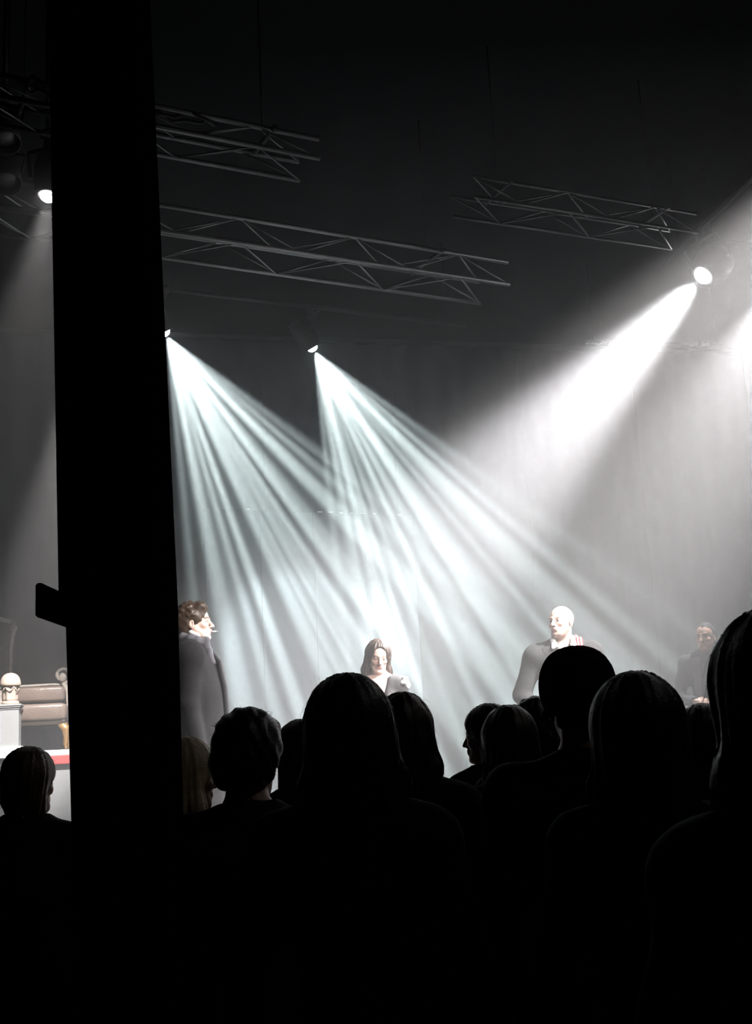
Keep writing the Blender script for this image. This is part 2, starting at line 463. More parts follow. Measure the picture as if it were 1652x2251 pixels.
# ------------------------------------------------------------------ raised platform at left with its furniture
def furniture():
    Yp = 11.5
    zp = P(130, 1648, Yp).z
    ang = math.radians(10)
    c = P(130, 1648, Yp)
    t = thing('riser', 'pale fronted raised platform with red runner, under the leather chairs', 'platform', (c.x, c.y, STAGE_Z), ang)
    h = zp - STAGE_Z
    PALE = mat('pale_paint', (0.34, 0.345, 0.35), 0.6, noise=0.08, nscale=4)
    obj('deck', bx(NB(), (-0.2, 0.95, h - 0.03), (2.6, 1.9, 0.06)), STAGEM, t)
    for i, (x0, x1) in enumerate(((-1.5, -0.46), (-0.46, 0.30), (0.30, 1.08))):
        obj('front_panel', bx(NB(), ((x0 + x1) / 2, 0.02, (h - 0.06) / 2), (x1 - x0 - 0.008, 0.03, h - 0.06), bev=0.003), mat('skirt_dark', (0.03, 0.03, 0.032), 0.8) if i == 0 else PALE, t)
    obj('nosing', bx(NB(), (-0.2, -0.01, h - 0.028), (2.6, 0.05, 0.055), bev=0.006), WHITEP, t)
    red = mat('red_cloth', (0.72, 0.09, 0.09), 0.85, noise=0.25, nscale=20)
    bm = NB(); bx(bm, (0.02, -0.022, h - 0.095), (0.26, 0.03, 0.085), bev=0.01)
    obj('runner', bm, red, t)
    for x in (-1.4, 0.0, 1.05):
        for y in (0.25, 1.8): obj('leg', bx(NB(), (x, y, (h - 0.06) / 2), (0.06, 0.06, h - 0.06)), BLACK, t)
    def on(px, Y):
        q = P(px, 1648, Y); return Vector((q.x, q.y, zp))
    # white plinth
    LEATHER = mat('brown_leather', (0.17, 0.125, 0.105), 0.36, noise=0.35, nscale=9, bump=0.25, bscale=40)
    DARKL = mat('dark_leather', (0.045, 0.032, 0.028), 0.25, noise=0.3, nscale=9, bump=0.2, bscale=40)
    GILT = mat('carved_wood', (0.46, 0.41, 0.36), 0.4, noise=0.5, nscale=30, bump=0.4, bscale=60)
    GOLD = mat('gold_leaf', (0.75, 0.42, 0.16), 0.3, 0.8, noise=0.3, nscale=20)
    q = on(22, 11.72)
    t = thing('plinth', 'square white moulded plinth carrying a tan domed ornament', 'plinth', q, ang)
    obj('shaft', bx(NB(), (0, 0, 0.235), (0.185, 0.185, 0.36), bev=0.004), PALE, t)
    obj('base_moulding', bx(bx(NB(), (0, 0, 0.014), (0.25, 0.25, 0.028), bev=0.005), (0, 0, 0.042), (0.225, 0.225, 0.03), bev=0.008), WHITEP, t)
    bm = NB(); bx(bm, (0, 0, 0.418), (0.20, 0.20, 0.016), bev=0.004); bx(bm, (0, 0, 0.434), (0.22, 0.22, 0.012), bev=0.003); bx(bm, (0, 0, 0.452), (0.235, 0.235, 0.018), bev=0.004)
    obj('cap_moulding', bm, PALE, t)
    TAN = mat('tan_plaster', (0.52, 0.41, 0.34), 0.7, noise=0.15, nscale=12)
    t = thing('domed_ornament', 'tan domed ornament with draped sides standing on the white plinth', 'ornament', q + Vector((0, 0, 0.461)), ang)
    t.scale = (1.06, 1.06, 1.17)
    obj('foot', lathe(NB(), [(0.075, 0), (0.08, 0.006), (0.08, 0.02), (0.07, 0.028)], 24), TAN, t, True)
    bm = NB()
    n = 48; rings = []
    for z, r in ((0.026, 0.066), (0.05, 0.062), (0.09, 0.064), (0.13, 0.070), (0.155, 0.076)):
        rings.append([bm.verts.new(((r + 0.006 * math.sin(6 * a + 2 * z) * (1 if z > 0.03 else 0)) * math.cos(a), (r + 0.006 * math.sin(6 * a + 2 * z)) * math.sin(a), z)) for a in [2 * math.pi * k / n for k in range(n)]])
    for i in range(len(rings) - 1):
        for k in range(n): bm.faces.new((rings[i][k], rings[i][(k + 1) % n], rings[i + 1][(k + 1) % n], rings[i + 1][k]))
    bm.faces.new(rings[-1]); bm.faces.new(list(reversed(rings[0])))
    obj('draped_body', bm, TAN, t, True)
    obj('dome', lathe(NB(), [(0.086, 0.153), (0.094, 0.156), (0.094, 0.172), (0.091, 0.195), (0.080, 0.224), (0.060, 0.247), (0.032, 0.260), (0.006, 0.264)], 32), TAN, t, True)
    for k in range(6):
        a = k * math.pi / 3
        pts = [(0.078 * math.cos(a + j * math.pi / 12), 0.078 * math.sin(a + j * math.pi / 12), 0.148 - 0.04 * math.sin(j / 4 * math.pi)) for j in range(5)]
        obj('swag', path_tube(NB(), pts, 0.005, 6), TAN, t, True)
    # tall chair behind: only its right side is in view
    q = on(-48, 12.55)
    t = thing('high_back_chair', 'tall carved chair with dark leather back, cut off by the left edge', 'chair', q, ang)
    t.scale = (1.06, 1.06, 1.09)
    obj('seat', bx(NB(), (0, -0.05, 0.42), (0.54, 0.5, 0.12), bev=0.03), DARKL, t, True)
    bm = NB(); n = 14; fr = []
    for side in (0.03, -0.03):
        g = []
        for i in range(n + 1):
            u = i / n; z = 0.48 + u * 0.80; y = 0.19 + 0.10 * u + (0.06 * max(0, u - 0.8) / 0.2)
            g.append([bm.verts.new((x * 0.25, y + side + 0.05 * (x * x - 1) * (1 if side < 0 else 0.4), z + 0.03 * (1 - x * x) * u)) for x in (-1, -0.6, -0.2, 0.2, 0.6, 1)])
        fr.append(g)
    for g, f in ((fr[0], 1), (fr[1], -1)):
        for i in range(n):
            for k in range(5):
                l = [g[i][k], g[i][k + 1], g[i + 1][k + 1], g[i + 1][k]]
                bm.faces.new(l if f < 0 else l[::-1])
    bm2 = bm
    obj('back_panel', bm2, DARKL, t, True)
    for x in (-1, 1):
        pts = [(x * 0.275, 0.20, 0.40), (x * 0.27, 0.22, 0.60), (x * 0.262, 0.25, 0.82), (x * 0.262, 0.275, 1.02), (x * 0.272, 0.30, 1.15), (x * 0.292, 0.325, 1.25), (x * 0.290, 0.35, 1.30), (x * 0.265, 0.36, 1.315)]
        st = obj('stile', path_tube(NB(), pts, [0.034, 0.03, 0.026, 0.027, 0.032, 0.036, 0.032, 0.02], 10), GILT, t, True)
        bmr = NB()
        path_tube(bmr, [Vector(p) + Vector((0.0, -0.03, 0)) for p in pts[1:6]], 0.009, 6)
        obj('bead', bmr, GILT, st, True)
        for y in (-0.26, 0.2): obj('leg', tube(NB(), (x * 0.25, y, 0), (x * 0.25, y, 0.40), 0.02, 0.032), GILT, t, True)
    obj('top_rail', path_tube(NB(), [(-0.26, 0.35, 1.30), (-0.12, 0.35, 1.335), (0, 0.35, 1.345), (0.12, 0.35, 1.335), (0.26, 0.35, 1.30)], 0.028, 10), GILT, t, True)
    # low leather chair beside the pillar
    q = on(73, 12.15)
    t = thing('scroll_chair', 'low brown leather seat with one carved scroll post, beside the pillar', 'chair', q, ang)
    t.scale = (1.50, 1.0, 1.03)
    obj('seat', bx(NB(), (0, -0.02, 0.365), (0.46, 0.46, 0.17), bev=0.035), LEATHER, t, True)
    obj('seat_rail', bx(NB(), (0, -0.02, 0.265), (0.44, 0.42, 0.045), bev=0.006), mat('dark_wood', (0.04, 0.028, 0.02), 0.4, noise=0.3), t)
    bm = NB()
    bx(bm, (-0.01, 0.17, 0.56), (0.42, 0.10, 0.15), bev=0.03)
    obj('back_cushion', bm, LEATHER, t, True)
    obj('back_rail', path_tube(NB(), [(-0.24, 0.21, 0.635), (-0.1, 0.22, 0.65), (0.1, 0.22, 0.655), (0.22, 0.21, 0.65)], 0.014, 8), GILT, t, True)
    for x in (-1, 1):
        if x < 0:
            obj('post', path_tube(NB(), [(-0.235, 0.17, 0.26), (-0.23, 0.17, 0.45), (-0.222, 0.17, 0.6), (-0.21, 0.19, 0.645)], [0.026, 0.024, 0.022, 0.02], 10), GILT, t, True)
        sp = [(x * 0.235, 0.17, 0.26), (x * 0.23, 0.17, 0.45), (x * 0.222, 0.17, 0.58), (x * 0.195, 0.17, 0.66)]
        for k in range(15):
            a = -0.4 + k * 0.48; r = 0.075 - 0.0042 * k
            sp.append((x * (0.18 + r * 0.8 * math.cos(a)), 0.17, 0.735 + r * 1.25 * math.sin(a)))
        if x > 0:
            post = obj('scroll_post', path_tube(NB(), sp, [0.026, 0.024, 0.022, 0.02] + [0.017 - 0.0006 * k for k in range(15)], 10), GILT, t, True)
            bm = NB(); bmesh.ops.create_uvsphere(bm, u_segments=14, v_segments=10, radius=1.0, matrix=Matrix.Translation((x * 0.182, 0.165, 0.72)) @ Matrix.Diagonal((0.026, 0.022, 0.046, 1)))
            obj('carved_bud', bm, GILT, post, True)
        for y in (-0.2, 0.17):
            lp = [(x * 0.20, y, 0.25), (x * 0.222, y, 0.19), (x * 0.225, y, 0.12), (x * 0.215, y, 0.05), (x * 0.235, y - 0.015, 0.012)]
            obj('leg', path_tube(NB(), lp, [0.034, 0.026, 0.017, 0.014, 0.018], 10), GOLD, t, True)
    # white topped block behind the overcoat man
    q = P(512, 1567, 11.6)
    hgt = q.z - STAGE_Z
    t = thing('display_block', 'tall grey block with a bright white top, behind the overcoat man', 'block', (q.x, q.y + 0.2, STAGE_Z), ang)
    obj('body', bx(NB(), (0, 0, (hgt - 0.05) / 2), (0.32, 0.32, hgt - 0.05), bev=0.004), mat('grey_paint', (0.25, 0.26, 0.27), 0.7), t)
    obj('top', bx(NB(), (0, 0, hgt - 0.025), (0.38, 0.38, 0.05), bev=0.005), WHITEP, t)


furniture()


def par_can(loc, aim, label, drop):
    """unlit round lamp can hanging from the rig"""
    loc = Vector(loc); d = (Vector(aim) - loc).normalized()
    t = thing('par_can', label, 'stage light', loc)
    M = d.to_track_quat('Z', 'Y').to_matrix().to_4x4()
    grey = mat('lamp_can_grey', (0.06, 0.06, 0.062), 0.45, 0.5, noise=0.2)
    obj('can', lathe(NB(), [(0.05, -0.26), (0.085, -0.22), (0.10, -0.12), (0.10, 0.06), (0.094, 0.06), (0.094, 0.0)], 24, M), grey, t, True)
    obj('lens', lathe(NB(), [(0.092, 0.0), (0.09, 0.012), (0.05, 0.024), (0.01, 0.028)], 24, M), mat('dark_lens', (0.05, 0.05, 0.055), 0.2, noise=0.1), t, True)
    s = Vector((0, 0, 1)).cross(d).normalized(); p = -d * 0.08
    top = Vector((0, 0, drop))
    obj('yoke', path_tube(NB(), [p + s * 0.105, top * 0.75 + s * 0.12, top * 0.75 - s * 0.12, p - s * 0.105], 0.011, 8), BLACKMETAL, t, True)
    obj('clamp', tube(NB(), top * 0.7, top * 1.1, 0.022), BLACKMETAL, t, True)
    cyl_part('hanging_pole', top, (0, 0, 6.8 - loc.z), 0.016, BLACKMETAL, t)


par_can(P(10, 300, 6.9), P(60, 900, 6.2), 'unlit round lamp can at the left edge, under the shorter dark truss', 0.30)
par_can(P(14, 392, 7.35), P(54, 1000, 6.5), 'unlit round lamp can at the left edge, beside the small dim spot lamp', 0.25)
# ------------------------------------------------------------------ bodies: smooth solids meshed on a grid
def v3(*a): return np.array(a, dtype=np.float64)


def rotm(yaw=0, pitch=0, roll=0):
    """degrees; yaw turns left (+), pitch lifts the face (+), roll tips towards the right shoulder (+)"""
    y, p, r = map(math.radians, (yaw, pitch, roll))
    Rz = np.array([[math.cos(y), -math.sin(y), 0], [math.sin(y), math.cos(y), 0], [0, 0, 1]])
    Rx = np.array([[1, 0, 0], [0, math.cos(p), -math.sin(p)], [0, math.sin(p), math.cos(p)]])
    Ry = np.array([[math.cos(r), 0, math.sin(r)], [0, 1, 0], [-math.sin(r), 0, math.cos(r)]])
    return Rz @ Rx @ Ry


I3 = np.eye(3)


def ell(c, r, k=0.02, R=I3, op='+'): return dict(t='e', c=v3(*c), r=v3(*r), k=k, R=R, op=op)
def cap(a, b, ra, rb=None, k=0.02, op='+', fl=None, R=I3): return dict(t='c', a=v3(*a), b=v3(*b), ra=ra, rb=ra if rb is None else rb, k=k, op=op, fl=fl, R=R)
def box(c, h, rd=0.01, k=0.01, R=I3, op='+'): return dict(t='b', c=v3(*c), h=v3(*h), rd=rd, k=k, R=R, op=op)


def moved(p, R, t, s=1.0):
    """prim carried by rotation R, scale s and shift t"""
    q = dict(p)
    for n in ('c', 'a', 'b'):
        if n in q: q[n] = R @ (q[n] * s) + t
    for n in ('r', 'h', 'ra', 'rb', 'rd', 'k'):
        if n in q: q[n] = q[n] * s
    q['R'] = R @ q['R']
    return q


def grown(p, e):
    q = dict(p)
    if p['t'] == 'e': q['r'] = p['r'] + e
    elif p['t'] == 'c': q['ra'] = p['ra'] + e; q['rb'] = p['rb'] + e
    else: q['h'] = p['h'] + e
    return q


def bounds(p):
    if p['t'] == 'e': m = float(p['r'].max()); return p['c'] - m, p['c'] + m
    if p['t'] == 'b': m = float(np.linalg.norm(p['h'])) + p['rd']; return p['c'] - m, p['c'] + m
    m = max(p['ra'], p['rb'])
    if p['fl']: m *= max(1.0, max(p['fl']))
    return np.minimum(p['a'], p['b']) - m, np.maximum(p['a'], p['b']) + m


def dist(p, X, Y, Z):
    if p['t'] == 'e':
        c, r, R = p['c'], p['r'], p['R']
        x, y, z = X - c[0], Y - c[1], Z - c[2]
        u = (R[0, 0] * x + R[1, 0] * y + R[2, 0] * z) / r[0]
        v = (R[0, 1] * x + R[1, 1] * y + R[2, 1] * z) / r[1]
        w = (R[0, 2] * x + R[1, 2] * y + R[2, 2] * z) / r[2]
        k0 = np.sqrt(u * u + v * v + w * w)
        k1 = np.sqrt((u / r[0]) ** 2 + (v / r[1]) ** 2 + (w / r[2]) ** 2) + 1e-9
        return k0 * (k0 - 1) / k1
    if p['t'] == 'b':
        c, h, R = p['c'], p['h'], p['R']
        x, y, z = X - c[0], Y - c[1], Z - c[2]
        q = [np.abs(R[0, i] * x + R[1, i] * y + R[2, i] * z) - (h[i] - p['rd']) for i in range(3)]
        o = np.sqrt(sum(np.maximum(a, 0) ** 2 for a in q))
        return o + np.minimum(np.maximum(q[0], np.maximum(q[1], q[2])), 0) - p['rd']
    a, b = p['a'], p['b']; d = b - a
    x, y, z = X - a[0], Y - a[1], Z - a[2]
    dx, dy, dz = d
    if p['fl']:
        # flattened section: work in the prim's own stretched axes
        R = p['R']; f = p['fl']
        xs = [(R[0, i] * x + R[1, i] * y + R[2, i] * z) / f[i] for i in range(3)]
        ds = [(R[:, i] @ d) / f[i] for i in range(3)]
        x, y, z = xs; dx, dy, dz = ds
    L2 = dx * dx + dy * dy + dz * dz + 1e-12
    h = np.clip((x * dx + y * dy + z * dz) / L2, 0, 1)
    o = np.sqrt((x - h * dx) ** 2 + (y - h * dy) ** 2 + (z - h * dz) ** 2) - (p['ra'] + (p['rb'] - p['ra']) * h)
    return o * (min(p['fl']) if p['fl'] else 1.0)


def axis_steps(lo, hi, coarse, fine, zones):
    xs = [lo]
    while xs[-1] < hi:
        x = xs[-1]
        st = fine if any(a <= x <= b for a, b in zones) else coarse
        nxt = [a for a, b in zones if x < a < x + st]
        xs.append(min(nxt) if nxt and min(nxt) - x > 1e-4 else x + st)
    return np.array(xs)


def sdf_mesh(prims, res, fine=None, zones=None, cuts=()):
    """zones: three lists of (lo, hi) intervals stepped finely. cuts: (normal, d) keep n.x < d"""
    add = [p for p in prims if p['op'] == '+']
    lo = np.min([bounds(p)[0] for p in add], axis=0) - 0.03
    hi = np.max([bounds(p)[1] for p in add], axis=0) + 0.03
    ax = [axis_steps(lo[i], hi[i], res, fine or res, zones[i] if zones else []) for i in range(3)]
    D = np.full([len(a) for a in ax], 0.5, dtype=np.float32)
    for p in prims:
        b0, b1 = bounds(p); k = p['k']
        mg = k + 2.2 * res
        sl = [slice(max(0, np.searchsorted(ax[i], b0[i] - mg) - 1), np.searchsorted(ax[i], b1[i] + mg) + 1) for i in range(3)]
        if any(s.stop - s.start < 1 for s in sl): continue
        X, Y, Z = np.meshgrid(ax[0][sl[0]], ax[1][sl[1]], ax[2][sl[2]], indexing='ij', sparse=True)
        d = dist(p, X, Y, Z).astype(np.float32)
        A = D[sl[0], sl[1], sl[2]]
        kk = max(k, 1e-5)
        if p['op'] == '+':
            h = np.maximum(kk - np.abs(A - d), 0) / kk
            D[sl[0], sl[1], sl[2]] = np.minimum(A, d) - h * h * kk * 0.25
        else:
            h = np.maximum(kk - np.abs(A + d), 0) / kk
            D[sl[0], sl[1], sl[2]] = np.maximum(A, -d) + h * h * kk * 0.25
    if cuts:
        X, Y, Z = np.meshgrid(*ax, indexing='ij', sparse=True)
        for n, d0 in cuts:
            D = np.maximum(D, (n[0] * X + n[1] * Y + n[2] * Z - d0).astype(np.float32))
    return nets(D, ax)


def nets(D, ax):
    ins = D < 0
    n = D.shape
    c = np.zeros((n[0] - 1, n[1] - 1, n[2] - 1), dtype=np.int8)
    for i in (0, 1):
        for j in (0, 1):
            for k in (0, 1):
                c += ins[i:n[0] - 1 + i, j:n[1] - 1 + j, k:n[2] - 1 + k]
    act = np.argwhere((c > 0) & (c < 8))
    idx = np.full(c.shape, -1, dtype=np.int32)
    idx[act[:, 0], act[:, 1], act[:, 2]] = np.arange(len(act))
    acc = np.zeros((len(act), 3)); cnt = np.zeros(len(act))
    corners = [(i, j, k) for i in (0, 1) for j in (0, 1) for k in (0, 1)]
    for a in corners:
        for m in range(3):
            if a[m]: continue
            b = list(a); b[m] = 1
            ia = [act[:, q] + a[q] for q in range(3)]; ib = [act[:, q] + b[q] for q in range(3)]
            da = D[ia[0], ia[1], ia[2]]; db = D[ib[0], ib[1], ib[2]]
            cr = (da < 0) != (db < 0)
            t = np.where(cr, da / np.where(cr, da - db, 1), 0)
            pa = np.stack([ax[q][ia[q]] for q in range(3)], 1); pb = np.stack([ax[q][ib[q]] for q in range(3)], 1)
            acc += np.where(cr[:, None], pa + (pb - pa) * t[:, None], 0); cnt += cr
    V = acc / cnt[:, None]
    F = []
    for m in range(3):
        o = [q for q in range(3) if q != m]
        s0 = [slice(1, -1)] * 3; s1 = [slice(1, -1)] * 3
        s0[m] = slice(0, n[m] - 1); s1[m] = slice(1, n[m])
        a = ins[tuple(s0)]; b = ins[tuple(s1)]
        for flip, msk in ((False, a & ~b), (True, ~a & b)):
            e = np.argwhere(msk)
            if not len(e): continue
            e[:, o[0]] += 1; e[:, o[1]] += 1
            def cell(d0, d1):
                q = e.copy(); q[:, o[0]] += d0; q[:, o[1]] += d1
                return idx[q[:, 0], q[:, 1], q[:, 2]]
            quad = np.stack([cell(-1, -1), cell(0, -1), cell(0, 0), cell(-1, 0)], 1)
            if (m == 1) != flip: quad = quad[:, ::-1]
            F.append(quad)
    F = np.concatenate(F)
    return V, F[(F >= 0).all(1)]


def smooth_verts(V, F, it=1, w=0.5):
    for _ in range(it):
        acc = np.zeros_like(V); cnt = np.zeros(len(V))
        for i in range(4):
            for j in (1, 3):
                np.add.at(acc, F[:, i], V[F[:, (i + j) % 4]]); np.add.at(cnt, F[:, i], 1)
        V = V * (1 - w) + w * acc / np.maximum(cnt, 1)[:, None]
    return V


def normals(V, F):
    n = np.cross(V[F[:, 2]] - V[F[:, 0]], V[F[:, 3]] - V[F[:, 1]])
    N = np.zeros_like(V)
    for i in range(4): np.add.at(N, F[:, i], n)
    return N / (np.linalg.norm(N, axis=1, keepdims=True) + 1e-12)


def mesh_obj(name, V, F, m, parent, colours=None):
    me = bpy.data.meshes.new(name)
    me.vertices.add(len(V)); me.vertices.foreach_set('co', V.astype(np.float32).ravel())
    me.loops.add(F.size); me.loops.foreach_set('vertex_index', F.astype(np.int32).ravel())
    me.polygons.add(len(F)); me.polygons.foreach_set('loop_start', np.arange(0, F.size, 4, dtype=np.int32))
    me.polygons.foreach_set('use_smooth', np.ones(len(F), dtype=bool))
    me.update(calc_edges=True)
    if colours is not None:
        at = me.attributes.new('Col', 'FLOAT_COLOR', 'POINT')
        at.data.foreach_set('color', np.concatenate([colours, np.ones((len(V), 1))], 1).astype(np.float32).ravel())
    return link(bpy.data.objects.new(name, me), parent, m)


def wavy(V, N, amp, f, seed=0, axis=None):
    rs = np.random.RandomState(seed)
    o = np.zeros(len(V))
    for i in range(5):
        d = rs.normal(size=3); d /= np.linalg.norm(d)
        if axis is not None: d -= axis * (d @ axis) * 0.85
        o += np.sin(V @ d * f * (0.6 + 0.35 * i) + rs.rand() * 6.28)
    return V + N * (o * amp / 2.2)[:, None]


# ---- the head, in head coordinates: x to its left ear is -x seen from behind... face looks along +y, z up
def head_prims(fem=False, nose=1.0, chin=1.0):
    f = 0.94 if fem else 1.0
    p = [
        ell((0, -0.014, 0.036), (0.074, 0.094, 0.084), 0.02),
        ell((0, 0.020, 0.022), (0.066, 0.070, 0.070), 0.02),
        ell((0, 0.028, -0.048), (0.054 * f, 0.058, 0.072), 0.025),
        ell((0, 0.040, -0.088), (0.040 * f, 0.042, 0.028), 0.02),
        ell((0, 0.079 * chin, -0.103), (0.017, 0.014, 0.014), 0.018),
        cap((-0.050 * f, 0.006, -0.045), (-0.026, 0.062, -0.098), 0.016, 0.014, 0.03),
        cap((0.050 * f, 0.006, -0.045), (0.026, 0.062, -0.098), 0.016, 0.014, 0.03),
        ell((-0.042 * f, 0.060, -0.028), (0.020, 0.020, 0.016), 0.022),
        ell((0.042 * f, 0.060, -0.028), (0.020, 0.020, 0.016), 0.022),
        cap((-0.036, 0.079, 0.017), (-0.010, 0.088, 0.013), 0.009 if not fem else 0.006, None, 0.014),
        cap((0.036, 0.079, 0.017), (0.010, 0.088, 0.013), 0.009 if not fem else 0.006, None, 0.014),
        ell((-0.032, 0.099, -0.002), (0.019, 0.017, 0.012), 0.012, op='-'),
        ell((0.032, 0.099, -0.002), (0.019, 0.017, 0.012), 0.012, op='-'),
        ell((-0.031, 0.074, -0.003), (0.0135, 0.0135, 0.012), 0.004),
        ell((0.031, 0.074, -0.003), (0.0135, 0.0135, 0.012), 0.004),
        cap((0, 0.086, 0.008), (0, 0.111 * nose, -0.036), 0.0075, 0.0105, 0.010),
        ell((-0.0115, 0.097, -0.040), (0.0085, 0.010, 0.007), 0.006),
        ell((0.0115, 0.097, -0.040), (0.0085, 0.010, 0.007), 0.006),
        ell((0, 0.082, -0.066), (0.026, 0.014, 0.022), 0.012),
        cap((-0.019, 0.088, -0.062), (0, 0.096, -0.060), 0.004, 0.006, 0.006),
        cap((0.019, 0.088, -0.062), (0, 0.096, -0.060), 0.004, 0.006, 0.006),
        cap((-0.015, 0.088, -0.073), (0.015, 0.088, -0.073), 0.0075, None, 0.006),
        cap((-0.022, 0.101, -0.0665), (0.022, 0.101, -0.0665), 0.0035, None, 0.004, op='-'),
        cap((-0.014, 0.098, -0.084), (0.014, 0.098, -0.084), 0.005, None, 0.010, op='-'),
    ]
    for s in (-1, 1):
        p += [ell((s * 0.074, -0.012, -0.012), (0.009, 0.019, 0.031), 0.006, rotm(s * -18, 0, s * -6)),
              ell((s * 0.083, -0.006, -0.010), (0.006, 0.010, 0.018), 0.004, rotm(s * -18, 0, s * -6), op='-')]
    return p


SKIN_COLS = dict(pale=(0.62, 0.40, 0.32), fair=(0.66, 0.46, 0.39), tan=(0.42, 0.25, 0.18), deep_tan=(0.35, 0.23, 0.18))  # skin tones; the darkest alternates through the audience


def skin_colours(Vh, base, lips=(0.42, 0.19, 0.165), brow=(0.10, 0.07, 0.05), beard=None, fem=False, eye_open=1.0):
    """colours of the skin mesh from head coordinates Vh"""
    C = np.tile(np.array(base), (len(Vh), 1))
    x, y, z = Vh[:, 0], Vh[:, 1], Vh[:, 2]
    def mix(m, c, a=1.0):
        m = np.clip(m, 0, 1)[:, None] * a
        C[:] = C * (1 - m) + np.array(c) * m
    soft = lambda d, w: np.clip(0.5 - d / w, 0, 1)
    front = (y > 0.05)
    mix(soft(np.sqrt(((np.abs(x) - 0.035) / 0.03) ** 2 + ((z + 0.035) / 0.022) ** 2) - 1, 0.8) * front, (base[0], base[1] * 0.8, base[2] * 0.8), 0.4)
    mix(soft(np.sqrt((x / 0.025) ** 2 + ((z + 0.0665) / 0.0105) ** 2) - 1, 0.5) * (y > 0.078), lips, 0.85)
    bz = 0.016 + 0.006 * (1 - ((np.abs(x) - 0.03) / 0.02) ** 2) if fem else 0.017 + 0.003 * (1 - ((np.abs(x) - 0.03) / 0.02) ** 2)
    mix(soft(np.abs(z - bz) - (0.0035 if fem else 0.0055), 0.004) * (np.abs(np.abs(x) - 0.030) < 0.021) * (y > 0.05), brow, 0.85)
    # eyes: white, iris, lash line
    ex = np.abs(x) - 0.031
    eye = np.sqrt((ex / 0.0125) ** 2 + ((z + 0.0035) / (0.0048 * eye_open)) ** 2)
    mix((eye < 1.5) * (y > 0.06), (0.10, 0.06, 0.05), 0.7)
    mix((eye < 0.9) * (y > 0.06), (0.50, 0.46, 0.44))
    mix((np.sqrt(ex ** 2 + (z + 0.003) ** 2) < 0.0058) * (eye < 1.0) * (y > 0.06), (0.05, 0.035, 0.025))
    mix(soft(np.abs(np.abs(x) - 0.0095) - 0.004, 0.003) * (np.abs(z + 0.0455) < 0.003) * (y > 0.085), (0.12, 0.05, 0.04), 0.8)
    if beard is not None:
        m = soft(-(z + 0.045 + 0.0 * x) * -1, 0.02) * (y > -0.005)
        jaw = np.clip((-0.048 - z) / 0.012, 0, 1) * (y > 0.0) * (z > -0.14)
        tash = soft(np.sqrt((x / 0.03) ** 2 + ((z + 0.053) / 0.007) ** 2) - 1, 0.5) * (y > 0.08)
        side = np.clip((-0.01 - z) / 0.02, 0, 1) * (np.abs(x) > 0.05) * (y > 0.005) * (y < 0.05)
        lipm = soft(np.sqrt((x / 0.022) ** 2 + ((z + 0.0665) / 0.0115) ** 2) - 1, 0.5)
        mix(np.maximum(np.maximum(jaw, tash), side * 0.6) * (1 - lipm), beard, 0.8)
    return C


def hand_prims(wrist, d, palm_n, right, curl=35.0, s=1.0, spread=4.0):
    """palm and five bent fingers; d: from wrist to knuckles, palm_n: out of the palm"""
    d = d / np.linalg.norm(d); n = palm_n - d * (palm_n @ d); n /= np.linalg.norm(n)
    side = np.cross(d, n) * (1 if right else -1)      # towards the thumb
    R = np.stack([side, d, n], 1)
    c = wrist + d * 0.05 * s
    out = [cap(wrist - d * 0.02, wrist + d * 0.015, 0.025 * s, 0.027 * s, 0.02),
           box(c, (0.040 * s, 0.048 * s, 0.014 * s), 0.013 * s, 0.015, R)]
    for i, (off, L) in enumerate(((0.030, 0.072), (0.010, 0.080), (-0.011, 0.074), (-0.031, 0.058))):
        p = wrist + d * 0.095 * s + side * off * s
        a = math.radians(curl * (0.8 + 0.1 * i)); sp = math.radians(spread * (1.5 - i))
        dd = d * math.cos(sp) + side * math.sin(sp)
        l1, l2, l3 = L * 0.45 * s, L * 0.32 * s, L * 0.25 * s
        q = p; ang = a * 0.6
        for l, r0 in ((l1, 0.0095), (l2, 0.0088), (l3, 0.008)):
            e = q + (dd * math.cos(ang) + n * math.sin(ang)) * l
            out.append(cap(q, e, r0 * s, r0 * 0.93 * s, 0.004)); q = e; ang += a
    p = wrist + d * 0.028 * s + side * 0.032 * s
    e = p + (side * 0.65 + d * 0.6 + n * 0.35) * 0.042 * s
    e2 = e + (d * 0.85 + side * 0.15 + n * 0.45) * 0.032 * s
    out += [cap(p, e, 0.0135 * s, 0.011 * s, 0.008), cap(e, e2, 0.0105 * s, 0.009 * s, 0.004)]
    return out


